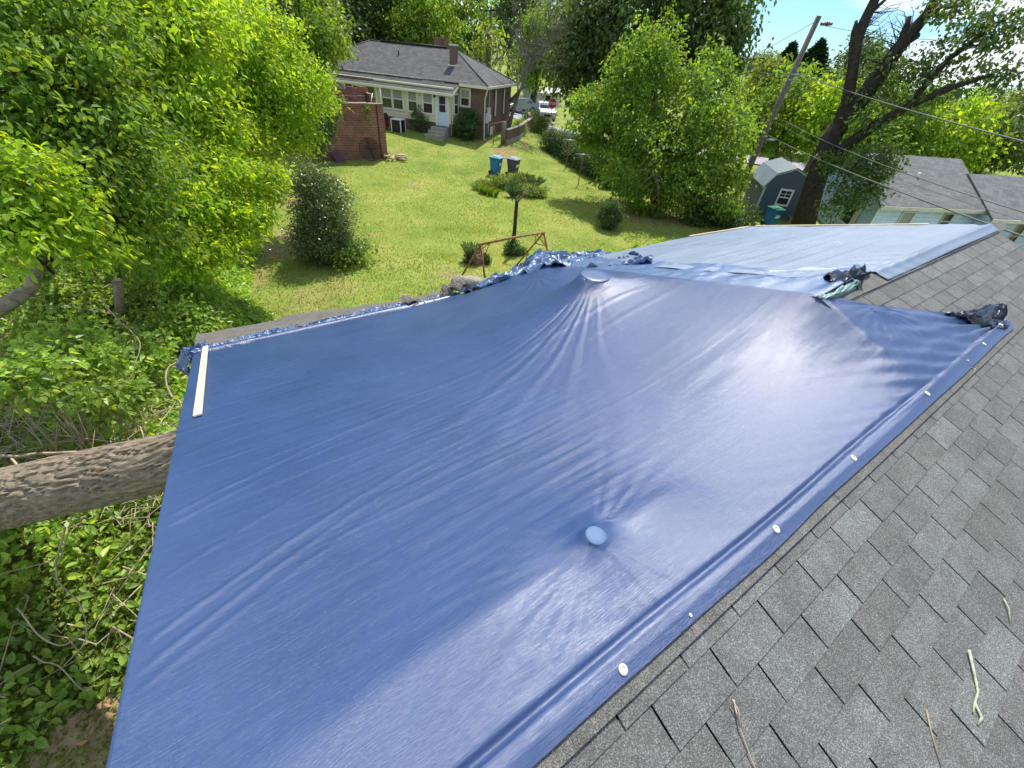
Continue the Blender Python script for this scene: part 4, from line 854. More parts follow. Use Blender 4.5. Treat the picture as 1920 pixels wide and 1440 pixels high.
# ------------------------------------------------------------------ ruined brick outbuilding
ra, rb = G(727, 297), G(600, 303); ru = unit((rb-ra)[:2]); rv = np.array([ru[1], -ru[0]]); rv = rv if rv@HV > 0 else -rv
def RP(a, b, z): q = ra[:2]+ru*a+rv*b; return np.array([q[0], q[1], z])
def rbox(mb, a0, a1, b0, b1, z0, z1): return mb.hexa([RP(a0, b0, z0), RP(a1, b0, z0), RP(a1, b1, z0), RP(a0, b1, z0)], [RP(a0, b0, z1), RP(a1, b0, z1), RP(a1, b1, z1), RP(a0, b1, z1)])
rn = empty('ruined_brick_shed', RP(2.2, 1.5, -6.25), 'roofless red brick outbuilding overgrown with ivy in front of the brown house', 'brick ruin')
zt = -3.22
mb = MB(); rbox(mb, .42, 5.0, 0, .22, -6.5, zt-.03); mb.build('front_wall', M['brick_red'], rn)
mb = MB(); rbox(mb, 0, .38, -.06, .3, -6.5, zt+.02); mb.build('corner_pier', M['brick_red'], rn)
mb = MB(); rbox(mb, .37, .43, -.02, .26, -6.5, zt-.02); mb.build('dark_joint', M['black'], rn)
mb = MB(); rr = np.random.default_rng(2)
for k in range(22): a = .0+k*.23; rbox(mb, a, a+.215, -.03, .27, zt-.02, zt+.03+.03*rr.random()*(k > 3))
mb.build('coping', mat('old_mortar', (.42, .34, .28), .9, .1, noise=.3, nscale=6), rn)
mb = MB()
for k in range(20): a = .1+k*.25; h_ = -2.62-.02*k+.03*rr.normal(); rbox(mb, a, a+.25, 2.9, 3.12, -6.5, h_)
mb.build('rear_wall', M['brick_red'], rn)
mb = MB(); rbox(mb, .02, .24, .3, 2.9, -6.5, zt-.2); rbox(mb, .02, .24, 2.0, 3.1, zt-.2, -2.9); rbox(mb, 4.8, 5.0, .22, 2.9, -6.5, zt-.1); mb.build_each('side_wall', M['brick_red'], rn)
mb = MB()
for k in range(9): a = .35+k*.5; rbox(mb, a, a+.48, 2.45, 2.6, -6.5, -3.02+.05*rr.normal()-.02*k)
mb.build('inner_wall', M['brick_red'], rn)
mb = MB(); mb.tube([RP(.55, .5, zt+.02), RP(.3, .9, zt+.45)], .025, 5); mb.tube([RP(-.06, .4, zt-.1), RP(-.03, .38, zt+.75)], .025, 5); mb.build('loose_pipe', M['white'], rn)
# wire wheel leaning on the front wall
t_ = empty('wire_wheel', RP(1.05, -.5, gz(*RP(1.05, -.5, 0)[:2])), 'large round dark wire fan guard leaning on the ruined brick wall', 'fan guard')
zb = t_.location[2]; cx_ = RP(1.15, -.3, zb+.62); ax1 = np.array([*ru, 0]); ax2 = unit(np.array([*(rv*.45), 1.])); R_ = .64
def ringp(r_, n=36): return [cx_+ax1*r_*math.cos(q)+ax2*r_*math.sin(q) for q in np.linspace(0, 2*math.pi, n+1)]
mb = MB(); mb.tube(ringp(R_), .016, 5); mb.build('rim', M['black'], t_)
mb = MB()
for r_ in (.56, .48, .4, .32, .24, .16, .08): mb.tube(ringp(r_, 24), .0055, 4, cap=False)
for q in np.linspace(0, 2*math.pi, 29)[:-1]: mb.tube([cx_, cx_+(ax1*math.cos(q)+ax2*math.sin(q))*R_], .0055, 4, cap=False)
mb.build('mesh_wires', M['black'], t_)
mb = MB(); mb.tube([cx_+ax2*.6+ax1*.1, cx_-ax2*.6-ax1*.15], .022, 5); mb.tube([cx_-ax1*.5, cx_+ax1*.3+ax2*.1], .015, 5); mb.build('brace', M['black'], t_)
# firewood, plum chair back, green can
c0 = G(742, 299); rr = np.random.default_rng(6)
for i in range(16):
    q = c0+np.array([rr.normal()*.4, rr.normal()*.28, 0]); q[2] = gz(q[0], q[1])+.06+.1*(i % 3); az = rr.random()*3; d = np.array([math.cos(az), math.sin(az), .15*rr.normal()])*(.2+.1*rr.random())
    mb = MB(); mb.tube([q-d, q+d], [.06, .05], 5); o = mb.build('firewood', M['wood_raw'] if i % 3 else M['wood_old']); tag(o, 'split firewood piece in the small heap right of the ruined brick wall', 'firewood', 'firewood heap by the ruin')
c0 = RP(3.15, -.55, gz(*RP(3.15, -.55, 0)[:2])); t_ = empty('plastic_board', c0, 'dark plum coloured plastic panel with pale edge leaning on the ruin', 'panel')
e1 = np.array([*ru, 0]); e2 = np.array([*(rv*.55), .75])
mb = MB(); P_ = [c0-e1*.35, c0+e1*.15, c0+e1*.4+e2*.7, c0-e1*.05+e2*.9]; mb.prism(P_, (.02, -.03, .01)); mb.build('panel', M['purple'], t_)
mb = MB(); mb.tube([P_[0], P_[3], P_[2]], .02, 5); mb.build('edge', mat('pale_pink', (.55, .4, .4), .5), t_)
def wheelie_bin(loc, rz, body, lid, label, name='wheelie_bin', lean=0):
    x, y, z = loc; t_ = empty(name, loc, label, 'bin', 'wheeled bins standing in the gardens', 0)
    cz, sz = math.cos(rz), math.sin(rz)
    def q(a, b, c): return np.array([x+a*cz-b*sz, y+a*sz+b*cz, z+c])
    def fr(mb, r0, z0, r1, z1, dy=0): mb.hexa([q(-r0[0], -r0[1], z0), q(r0[0], -r0[1], z0), q(r0[0], r0[1], z0), q(-r0[0], r0[1], z0)], [q(-r1[0], -r1[1]+dy, z1), q(r1[0], -r1[1]+dy, z1), q(r1[0], r1[1]+dy, z1), q(-r1[0], r1[1]+dy, z1)])
    mb = MB(); fr(mb, (.22, .24), .06, (.29, .34), .92); fr(mb, (.31, .36), .92, (.31, .36), .98); mb.build('body', M[body], t_, bevel=.02)
    mb = MB(); fr(mb, (.33, .40), .982, (.32, .38), 1.03, .01); fr(mb, (.26, .30), 1.031, (.2, .22), 1.09); mb.build('lid', M[lid], t_, bevel=.01)
    for s in (-1, 1): mb = MB(); mb.tube([q(s*.25, .26, .12), q(s*.31, .26, .12)], .12, 14); mb.build('wheel', M['black'], t_)
    mb = MB(); mb.tube([q(-.22, .42, .95), q(.22, .42, .95)], .018, 6); mb.build('handle', M[body], t_)
    mb = MB(); c_ = [q(-.15, -.300, .55), q(.15, -.300, .55), q(.15, -.322, .72), q(-.15, -.322, .72)]; off = q(0, -.012, 0)-q(0, 0, 0); mb.prism([p_+off for p_ in c_], off*.2); mb.build('sticker', M['signwhite'], t_)
    return t_
for (px, py, bd, ld, rz, lab) in ((929, 327, 'bin_blue', 'bin_lid_teal', .5, 'blue wheeled bin with pale teal lid on the lawn behind the flower bed'), (961, 330, 'bin_grey', 'bin_lid_pale', .4, 'dark grey wheeled bin with pale lid right of the blue one'), (1441, 424, 'bin_blue', 'bin_green', -.35, 'blue wheeled bin with green lid in front of the grey shed')):
    g_ = G(px, py); g_[2] = gz(g_[0], g_[1]); wheelie_bin(g_, rz, bd, ld, lab)
g_ = G(592, 297); g_[2] = gz(g_[0], g_[1]); wheelie_bin(g_, .9, 'bin_green', 'bin_green', 'dark green bin half hidden under leaves at the left of the ruin')
# retaining wall with pickets
rp = [G(950, 271), G(972, 262), G(995, 243), G(990, 232)]
t_ = empty('brick_garden_wall', rp[0], 'low curving brick garden wall topped by a dark stained cap beside the brown house', 'wall')
mb = MB(); mb2 = MB(); mb3 = MB()
for a_, b_ in zip(rp[:-1], rp[1:]):
    d = unit((b_-a_)[:2]); n_ = np.array([-d[1], d[0]])*.12
    za, zb = a_[2], b_[2]
    def wq(h0, h1, mbx, w=1.0): mbx.hexa([(*(a_[:2]-n_*w), za+h0), (*(b_[:2]-n_*w), zb+h0), (*(b_[:2]+n_*w), zb+h0), (*(a_[:2]+n_*w), za+h0)], [(*(a_[:2]-n_*w), za+h1), (*(b_[:2]-n_*w), zb+h1), (*(b_[:2]+n_*w), zb+h1), (*(a_[:2]+n_*w), za+h1)])
    wq(-.3, .35, mb2); wq(.35, .95, mb); wq(.952, 1.02, mb3, 1.25)
mb.build('brick_course', M['brick_house'], t_); mb2.build('footing', M['concrete'], t_); mb3.build('cap', M['concrete'], t_)
g_ = G(943, 270); g_[2] = gz(g_[0], g_[1]); t_ = empty('timber_post', g_, 'weathered grey timber gate post where the brick garden wall starts', 'post')
mb = MB(); mb.tube([g_, g_+np.array([0, 0, 1.5])], [.2, .17], 9, bark=.2); mb.build('post', M['wood_old'], t_)
g2 = G(925, 272); mb = MB(); mb.tube([g2, g2+np.array([0, 0, 1.3])], .03, 6); mb.tube([g2+np.array([-.3, .2, 1.32]), g_+np.array([0, 0, 1.5])], .035, 6); o = mb.build('pipe_gate', M['rust']); tag(o, 'thin rusty pipe rail standing left of the grey timber post', 'gate')
# ------------------------------------------------------------------ clothes line posts
def tpost(px, py, h, w_, label, az=.3):
    g_ = G(px, py); g_[2] = gz(g_[0], g_[1]); t_ = empty('clothesline_post', g_, label, 'clothesline post', 'T shaped clothesline posts')
    d = np.array([math.sin(YAW)*math.cos(az)+0, -math.cos(YAW)*math.cos(az)+math.sin(az)*.3, 0]); d = unit(d)
    mb = MB(); mb.tube([g_-np.array([0, 0, .1]), g_+np.array([0, 0, h])], .032, 8); mb.build('post', M['rust'], t_)
    mb = MB(); mb.tube([g_+np.array([0, 0, h])-d*w_, g_+np.array([0, 0, h])+d*w_], .028, 8); mb.build('crossbar', M['metal'], t_)
tpost(1084, 347, 1.85, .5, 'nearest T shaped clothesline post, on the open lawn'); tpost(1061, 315, 1.85, .5, 'middle clothesline post standing between two others'); tpost(1030, 285, 2.0, .5, 'farthest clothesline post, against the dark hedge')
# stop sign
g_ = G(1031, 236); g_[2] = float(tz(*g_[:2])); t_ = empty('stop_sign', g_, 'red octagonal stop sign on a metal post by the road', 'stop sign')
mb = MB(); mb.tube([g_, g_+np.array([0, 0, 2.9])], .045, 6); mb.build('post', M['metal'], t_)
cd = unit(np.array([-g_[0], -g_[1], 0])); sx = np.array([-cd[1], cd[0], 0]); sx = -sx; c_ = g_+np.array([0, 0, 2.15])+cd*.06
oc = lambda r_, o_: [c_+cd*o_+sx*r_*math.cos(q)+np.array([0, 0, 1])*r_*math.sin(q) for q in np.linspace(math.pi/8, 2*math.pi+math.pi/8, 9)[:-1]]
mb = MB(); mb.prism(oc(.52, 0), -cd*.01); pl = mb.build('plate', M['signwhite'], t_); mb = MB(); mb.prism(oc(.48, .004), cd*.002); mb.build('red_face', M['red'], pl)
def text(name, body, c, xdir, zdir, size, m, parent):
    cu = bpy.data.curves.new(name, 'FONT'); cu.body = body; cu.size = size; cu.align_x = 'CENTER'; cu.align_y = 'CENTER'; cu.extrude = .002; cu.offset = .006*size/.3
    o = bpy.data.objects.new(name, cu); COL.objects.link(o); cu.materials.append(m)
    x_ = Vector(xdir).normalized(); z_ = Vector(zdir).normalized(); n_ = x_.cross(z_)
    mt = Matrix((x_, z_, n_)).transposed().to_4x4(); mt.translation = Vector(c)-Vector(world_origin(parent)); o.matrix_local = mt
    bpy.context.view_layer.update(); dg = bpy.context.evaluated_depsgraph_get(); me = bpy.data.meshes.new_from_object(o.evaluated_get(dg)); o2 = bpy.data.objects.new(name, me); COL.objects.link(o2); o2.matrix_local = mt; o2.parent = parent
    if not me.materials: me.materials.append(m)
    bpy.data.objects.remove(o); return o2
rx = np.cross(np.array([0, 0, 1.]), cd)
text('lettering', 'STOP', c_+cd*.012, rx, (0, 0, 1), .36, M['signwhite'], pl)
mb = MB(); q = g_+np.array([0, 0, 2.95]); mb.prism([q-sx*.45, q+sx*.45, q+sx*.45+np.array([0, 0, .2]), q-sx*.45+np.array([0, 0, .2])], cd*.02); mb.build('street_name_plate', M['sign_green'], t_)
mb = MB(); q = g_+np.array([0, 0, 3.18]); mb.prism([q-cd*.4, q+cd*.4, q+cd*.4+np.array([0, 0, .2]), q-cd*.4+np.array([0, 0, .2])], sx*.02); mb.build('street_name_plate', M['sign_green'], t_)
# ------------------------------------------------------------------ vehicles far behind
def vehicle(name, loc, rz, prof, width, glass, paint, label, cat, wheels, wr=.34):
    loc = np.array(loc, float); t_ = empty(name, loc, label, cat); cz, sz = math.cos(rz), math.sin(rz)
    def q(a, b, c): return loc+np.array([a*cz-b*sz, a*sz+b*cz, c])
    n = len(prof); mb = MB()
    L_ = [q(a, -width/2*(1-.06*(c > .95)-.03*(c < .5)), c) for a, c in prof]; R_ = [q(a, width/2*(1-.06*(c > .95)-.03*(c < .5)), c) for a, c in prof]
    mb.add(L_+R_, [tuple(range(n)), tuple(range(2*n-1, n-1, -1))]+[(i, n+i, n+(i+1) % n, (i+1) % n) for i in range(n)]); mb.build('body', M[paint], t_, bevel=.04)
    for gl in glass:
        mb = MB(); P_ = [np.array(v) for v in gl]
        mb.add([q(*p_) for p_ in P_], [tuple(range(len(P_)))]); mb.build('window', M['glass'], t_)
    for a in wheels:
        for s in (-1, 1):
            mb = MB(); mb.tube([q(a, s*(width/2-.22), wr), q(a, s*(width/2+.01), wr)], wr, 18); w_ = mb.build('wheel', M['black'], t_)
            mb = MB(); mb.tube([q(a, s*(width/2+.005), wr), q(a, s*(width/2+.02), wr)], wr*.6, 12); mb.build('rim', M['metal'], w_)
    for s in (-1, 1):
        mb = MB(); x0 = prof[0][0]; mb.box(q(x0-.0, s*(width/2-.28), .72), (.06, .34, .16), rz); mb.build('headlight', M['signwhite'], t_)
    mb = MB(); mb.box(q(prof[0][0]-.03, 0, .66), (.05, width-1.0, .22), rz); mb.build('grille', M['black'], t_)
    mb = MB(); mb.box(q(prof[0][0]-.05, 0, .42), (.14, width-.1, .16), rz); mb.build('bumper', M['metal'], t_)
    return t_
g_ = G(1020, 224); g_[2] = float(tz(*g_[:2]))+.05
pv = [(-2.7, .4), (-2.75, .95), (-2.55, 1.1), (-1.2, 1.18), (-.55, 1.78), (.95, 1.8), (1.15, 1.2), (2.8, 1.18), (2.85, .45)]
toc = math.atan2(-g_[1], -g_[0])
vehicle('pickup_truck', g_, toc+math.pi+.15, pv, 2.0, [[(-1.18, -.82, 1.22), (-1.18, .82, 1.22), (-.6, .72, 1.72), (-.6, -.72, 1.72)], [(-1.0, -.985, 1.2), (-.5, -.95, 1.72), (.85, -.95, 1.72), (.98, -.985, 1.2)], [(-1.0, .985, 1.2), (-.5, .95, 1.72), (.85, .95, 1.72), (.98, .985, 1.2)]], 'truck_paint', 'silver pickup truck facing the viewer behind the stop sign', 'pickup truck', (-1.75, 1.8), .4)
g_ = G(972, 212); g_[2] = float(tz(*g_[:2]))+.1
pv = [(-2.2, .35), (-2.25, .75), (-1.2, .95), (-.5, 1.42), (.8, 1.42), (1.6, .98), (2.2, .9), (2.2, .35)]
vehicle('parked_car', g_, toc+math.pi-.9, pv, 1.8, [[(-1.18, -.72, .98), (-1.18, .72, .98), (-.53, .62, 1.4), (-.53, -.62, 1.4)], [(-1.05, -.86, .98), (-.45, -.83, 1.38), (.75, -.83, 1.38), (1.4, -.87, .98)]], 'car_paint', 'silver saloon car parked behind the low brick wall', 'car', (-1.4, 1.35), .32)
g_ = G(1012, 205); g_[2] = float(tz(*g_[:2])); az = toc+math.pi/2+.1; cz, sz = math.cos(az), math.sin(az)
t_ = empty('camper_trailer', g_, 'small white roofed camper standing behind the silver pickup truck', 'camper')
mb = MB(); mb.box(g_+np.array([0, 0, 1.25]), (5.2, 2.2, 1.7), az); mb.build('body', M['camper'], t_, bevel=.06)
mb = MB(); q = lambda a, b, c: g_+np.array([a*cz-b*sz, a*sz+b*cz, c]); mb.hexa([q(-2.9, -1.7, 2.0), q(2.9, -1.7, 2.0), q(2.9, 1.5, 2.55), q(-2.9, 1.5, 2.55)], [q(-2.9, -1.7, 2.08), q(2.9, -1.7, 2.08), q(2.9, 1.5, 2.63), q(-2.9, 1.5, 2.63)]); mb.build('roof', M['camper'], t_)
for a in (-1.2, .9): mb = MB(); mb.box(q(a, 1.105 if (q(a, 1.1, 0)-g_)@cd > 0 else -1.105, 1.5), (.7, .03, .6), az); mb.build('window', M['glass'], t_)
for s in (-1, 1): mb = MB(); mb.tube([q(.3, s*1.0, .33), q(.3, s*1.12, .33)], .33, 14); mb.build('wheel', M['black'], t_)
# ------------------------------------------------------------------ lawn objects
g_ = G(960, 476); g_[2] = gz(g_[0], g_[1]); t_ = empty('dead_tree_post', g_, 'bare dead trunk with one bent branch and ivy at its foot on the lawn', 'dead tree')
tp = ptz(978, 376, g_[2]+2.0); tp = g_+np.array([(tp-g_)[0]*.12, (tp-g_)[1]*.12, 2.05]); mb = MB(); mb.tube([g_, g_*.5+tp*.5+np.array([.02, 0, 0]), tp], [.085, .075, .065], 9, bark=.25); mb.build('trunk', M['bark_dark'], t_)
mb = MB(); br_ = tp+np.array([math.sin(YAW), -math.cos(YAW), 0])*.42+np.array([.05, .08, .38]); mb.tube([tp-np.array([0, 0, .08]), tp+(br_-tp)*.3+np.array([0, 0, -.03]), br_], [.045, .035, .014], 7, bark=.3); mb.build('branch', M['bark_grey'], t_)
make_crown('ivy', [(g_+np.array([0, 0, .25]), (.3, .3, .34)), (g_+np.array([.3, -.1, .1]), (.3, .25, .14))], M['leaf_dark'], t_, leaf=.07, nper=2.5, clumpn=8, clumpr=.05, seed=5)
g_ = G(893, 492); g_[2] = gz(g_[0], g_[1]); t_ = empty('brick_planter', g_, 'square brick planter with grey green iris leaves on the lawn', 'planter')
mb = MB(); mb.box(g_+np.array([0, 0, .2]), (.52, .52, .44), .3); mb.build('box', M['brick_house'], t_)
def blades(name, c, n, h, wd, spread, m, parent=None, seed=0, bend=.4, rad_=.1):
    r = np.random.default_rng(seed); az = r.random(n)*2*math.pi; out = np.stack([np.cos(az), np.sin(az), 0*az], 1); b0 = np.array(c)+out*rad_*np.sqrt(r.random((n, 1)))
    H_ = h*(.6+.5*r.random((n, 1))); k = spread*(.3+.7*r.random((n, 1))); upv = np.array([0, 0, 1.]); s_ = np.stack([-np.sin(az), np.cos(az), 0*az], 1)*wd
    mid = b0+upv*H_*.6+out*k*H_*.35; tip = b0+upv*H_*(1-bend*k)+out*k*H_
    V = np.stack([b0-s_*.6, b0+s_*.6, mid+s_, tip, mid-s_], 1).reshape(-1, 3); F = np.arange(n*5).reshape(n, 5)
    c_ = np.repeat((.75+.5*r.random((n, 1)))*np.ones((n, 3)), 5, axis=0)
    return npmesh(name, V, F, m, parent, c_)
M['iris'] = leaf_mat('iris_leaf', (.16, .24, .13), .3); M['yucca'] = leaf_mat('yucca_leaf', (.13, .2, .1), .25)
blades('iris_leaves', g_+np.array([-.1, .15, .35]), 140, .38, .012, .7, M['iris'], t_, 3, rad_=.3)
make_crown('ivy', [(g_+np.array([.3, -.2, .15]), (.12, .2, .2)), (g_+np.array([-.3, .1, .15]), (.12, .2, .2))], M['leaf_dark'], t_, leaf=.05, nper=2.5, clumpn=6, clumpr=.04, seed=6)
# rusty swing frame
t_ = empty('swing_frame', (7.8, 11.3, -6.3), 'rusty brown A frame swing set without swings behind the bunched tarp', 'swing frame')
A1, A2 = np.array([6.62, 10.95, -4.78]), np.array([9.2, 11.1, -4.78]); 
for (A_, f1, f2) in ((A1, (6.42, 11.95), (6.72, 10.65)), (A2, (9.0, 12.2), (9.72, 10.9))):
    for f in (f1, f2):
        p_ = np.array([*f, gz(*f)]); mb = MB(); mb.tube([p_, A_], .033, 8); mb.build('leg', M['rust'], t_)
    mb = MB(); a_ = np.array([*f1, gz(*f1)]); b_ = np.array([*f2, gz(*f2)]); mb.tube([A_+(a_-A_)*.3, A_+(b_-A_)*.3], .016, 6); dd_ = unit(A2-A1)*(1 if A_ is A1 else -1); mb.tube([A_+dd_*.35, A_+(b_-A_)*.3], .016, 6); mb.tube([A_+dd_*.35, A_+(a_-A_)*.3], .014, 6); mb.build('brace', M['rust'], t_)
mb = MB(); mb.tube([A1-unit(A2-A1)*.1, A1*.5+A2*.5+np.array([0, 0, .03]), A2+unit(A2-A1)*.06], .038, 9); mb.build('top_bar', M['rust'], t_)
# ------------------------------------------------------------------ grey shed
SA = G(1411, 404); sa = rad(-47); SU = np.array([math.cos(sa), math.sin(sa)]); SV = np.array([-SU[1], SU[0]]); SW = 2.55; SD = 3.3
def SP(a, b, z): q = SA[:2]+SU*a+SV*b; return np.array([q[0], q[1], z])
g0 = -6.72; t_ = empty('garden_shed', SP(1.2, 1.5, g0), 'dark blue grey garden shed with gambrel metal roof and small white window', 'shed')
prof = [(0, g0+.12), (SW, g0+.12), (SW, -5.0), (SW-.42, -4.35), (SW/2, -3.98), (.42, -4.35), (0, -5.0)]
mb = MB(); mb.prism([SP(a, 0, z) for a, z in prof], (*(SV*SD), 0)); mb.build('wall', M['shed'], t_)
rib = bpy.data.materials.new('ribbed_metal_roof'); rib.use_nodes = True; t = rib.node_tree; b = t.nodes['Principled BSDF']; b.inputs['Metallic'].default_value = .3; b.inputs['Roughness'].default_value = .4; b.inputs['Base Color'].default_value = (.2, .24, .28, 1)
tcn = N(t, 'ShaderNodeTexCoord'); wv_ = N(t, 'ShaderNodeTexWave', i_Scale=1.1, bands_direction='X', wave_profile='SAW'); L(t, tcn, 'UV', wv_, 'Vector'); bp = N(t, 'ShaderNodeBump', i_Strength=1.0, i_Distance=.03); L(t, wv_, 'Fac', bp, 'Height'); L(t, bp, 'Normal', b, 'Normal')
rc = ramp(t, wv_, [(.0, (.12, .15, .18)), (.25, (.24, .28, .32))]); L(t, rc, 'Color', b, 'Base Color')
pr = [(-.1, -5.1), (.36, -4.32), (SW/2, -3.93), (SW-.36, -4.32), (SW+.1, -5.1)]
for i in range(4):
    (a0, z0), (a1, z1) = pr[i], pr[i+1]; mb = MB(); mb.hexa([SP(a0, -.1, z0), SP(a1, -.1, z1), SP(a1, SD+.1, z1), SP(a0, SD+.1, z0)], [SP(a0, -.1, z0+.04), SP(a1, -.1, z1+.04), SP(a1, SD+.1, z1+.04), SP(a0, SD+.1, z0+.04)]); mb.build('roof_panel', rib, t_)
mb = MB()
for i in range(4):
    (a0, z0), (a1, z1) = pr[i], pr[i+1]; mb.hexa([SP(a0, -.035, z0-.09), SP(a1, -.035, z1-.09), SP(a1, -.005, z1-.09), SP(a0, -.005, z0-.09)], [SP(a0, -.035, z0-.01), SP(a1, -.035, z1-.01), SP(a1, -.005, z1-.01), SP(a0, -.005, z0-.01)])
mb.hexa([SP(-.03, -.03, g0+.12), SP(.07, -.03, g0+.12), SP(.07, -.002, g0+.12), SP(-.03, -.002, g0+.12)], [SP(-.03, -.03, -5.05), SP(.07, -.03, -5.05), SP(.07, -.002, -5.05), SP(-.03, -.002, -5.05)]); mb.build('trim', M['gutter'], t_)
window(t_, SP, .98, 1.55, 0, -5.85, -5.12, M['signwhite'], frame=.09, blind=0, mullv=2)
mb = MB(); mb.box(SP(SW/2, 1.5, g0+.04), (SW-.1, SD-.1, .16), sa); mb.build('skid_base', M['wood_old'], t_)
mb = MB(); mb.box(SP(.5, -.35, g0+.02), (1.3, .12, .1), sa+.12); o = mb.build('timber_sleeper', M['wood_old']); tag(o, 'weathered timber lying in front of the grey shed', 'timber')
# ------------------------------------------------------------------ pale blue house at right
K = np.array([26.6, 7.25]); wu = unit(np.array([math.cos(rad(-24.5)), math.sin(rad(-24.5))])); wv2 = unit(np.array([32.6, 12.4])-K); WD = 8.6
def WP(a, b, z): q = K+wu*a+wv2*b; return np.array([q[0], q[1], z])
t_ = empty('pale_blue_house', WP(3, 4, -6.7), 'pale blue clapboard house with grey roof behind the leaning tree at right', 'house')
ze, zr = -4.28, -2.75; A2_ = 6.0
mb = MB(); mb.prism([WP(0, 0, -6.9), WP(0, WD, -6.9), WP(0, WD, ze), WP(0, WD/2, zr-.12), WP(0, 0, ze)], (*(wu*.12), 0)); mb.build('gable_wall', M['teal_siding'], t_)
mb = MB(); mb.hexa([WP(.12, 0, -6.9), WP(6.1, 0, -6.9), WP(6.1, .12, -6.9), WP(.12, .12, -6.9)], [WP(.12, 0, ze), WP(6.1, 0, ze), WP(6.1, .12, ze), WP(.12, .12, ze)]); mb.build_each('side_wall', M['pale_siding'], t_)
mb = MB(); mb.hexa([WP(6.1, -.1, -6.9), WP(12.5, -.1, -6.9), WP(12.5, .02, -6.9), WP(6.1, .02, -6.9)], [WP(6.1, -.1, ze-.3), WP(12.5, -.1, ze-.3), WP(12.5, .02, ze-.3), WP(6.1, .02, ze-.3)]); mb.hexa([WP(6.1, -1.0, -6.9), WP(6.2, -1.0, -6.9), WP(6.2, 2, -6.9), WP(6.1, 2, -6.9)], [WP(6.1, -1.0, ze-.2), WP(6.2, -1.0, ze-.2), WP(6.2, 2, ze-.2), WP(6.1, 2, ze-.2)]); mb.build_each('side_wall', M['pale_siding'], t_)
mb = MB(); mb.hexa([WP(-.25, -.35, ze-.12), WP(6.3, -.35, ze-.12), WP(6.3, WD/2, zr-.1), WP(-.25, WD/2, zr-.1)], [WP(-.25, -.35, ze-.02), WP(6.3, -.35, ze-.02), WP(6.3, WD/2, zr), WP(-.25, WD/2, zr)])
mb.hexa([WP(-.25, WD+.35, ze-.12), WP(6.3, WD+.35, ze-.12), WP(6.3, WD/2, zr-.1), WP(-.25, WD/2, zr-.1)], [WP(-.25, WD+.35, ze-.02), WP(6.3, WD+.35, ze-.02), WP(6.3, WD/2, zr), WP(-.25, WD/2, zr)]); mb.build('roof', M['roof_grey'], t_)
mb = MB(); z2 = ze-.22; mb.hexa([WP(6.0, -1.2, z2-.1), WP(14, -1.2, z2-.1), WP(14, 2.6, zr-.55), WP(6.0, 2.6, zr-.55)], [WP(6.0, -1.2, z2), WP(14, -1.2, z2), WP(14, 2.6, zr-.45), WP(6.0, 2.6, zr-.45)]); mb.hexa([WP(6.0, 6.4, z2-.1), WP(14, 6.4, z2-.1), WP(14, 2.6, zr-.55), WP(6.0, 2.6, zr-.55)], [WP(6.0, 6.4, z2), WP(14, 6.4, z2), WP(14, 2.6, zr-.45), WP(6.0, 2.6, zr-.45)]); mb.build('roof', M['roof_grey'], t_)
mb = MB(); mb.hexa([WP(-.2, -.40, ze-.2), WP(6.3, -.40, ze-.2), WP(6.3, -.352, ze-.2), WP(-.2, -.352, ze-.2)], [WP(-.2, -.40, ze-.04), WP(6.3, -.40, ze-.04), WP(6.3, -.352, ze-.04), WP(-.2, -.352, ze-.04)]); mb.hexa([WP(6.0, -1.26, z2-.18), WP(14, -1.26, z2-.18), WP(14, -1.205, z2-.18), WP(6.0, -1.205, z2-.18)], [WP(6.0, -1.26, z2-.02), WP(14, -1.26, z2-.02), WP(14, -1.205, z2-.02), WP(6.0, -1.205, z2-.02)]); mb.build('gutter', M['gutter'], t_)
mb = MB(); mb.hexa([WP(-.03, -.03, -6.9), WP(.08, -.03, -6.9), WP(.08, .0, -6.9), WP(-.03, .0, -6.9)], [WP(-.03, -.03, ze), WP(.08, -.03, ze), WP(.08, .0, ze), WP(-.03, .0, ze)]); mb.build('corner_board', M['signwhite'], t_)
window(t_, WP, 1.55, 2.2, 0, -5.75, -4.65, M['gutter'], frame=.08, blind=.5); window(t_, WP, 4.1, 4.6, 0, -5.35, -4.65, M['trim_tan'], frame=.08, blind=2)
window(t_, WP, 2.0, 3.3, 0, -5.9, -4.6, M['trim_tan'], axis='b', split=False, blind=0, frame=.1)
mb = MB(); c_ = lambda x, d, z: WP(-d, x, z); mb.hexa([c_(1.45, .01, -6.05), c_(1.85, .01, -6.05), c_(1.85, .06, -6.05), c_(1.45, .06, -6.05)], [c_(1.45, .01, -4.5), c_(1.85, .01, -4.5), c_(1.85, .06, -4.5), c_(1.45, .06, -4.5)]); mb.build('shutter', M['trim_tan'], t_)
for a in (7.0, 9.2): window(t_, WP, a, a+.5, -.1, -6.2, -5.0, M['trim_tan'], frame=.06, blind=2)
mb = MB(); q = WP(2.6, 2.2, zr-1.5+.75); mb.tube([q, q+np.array([0, 0, .28])], .06, 8); mb.build('vent_pipe', M['white'], t_)
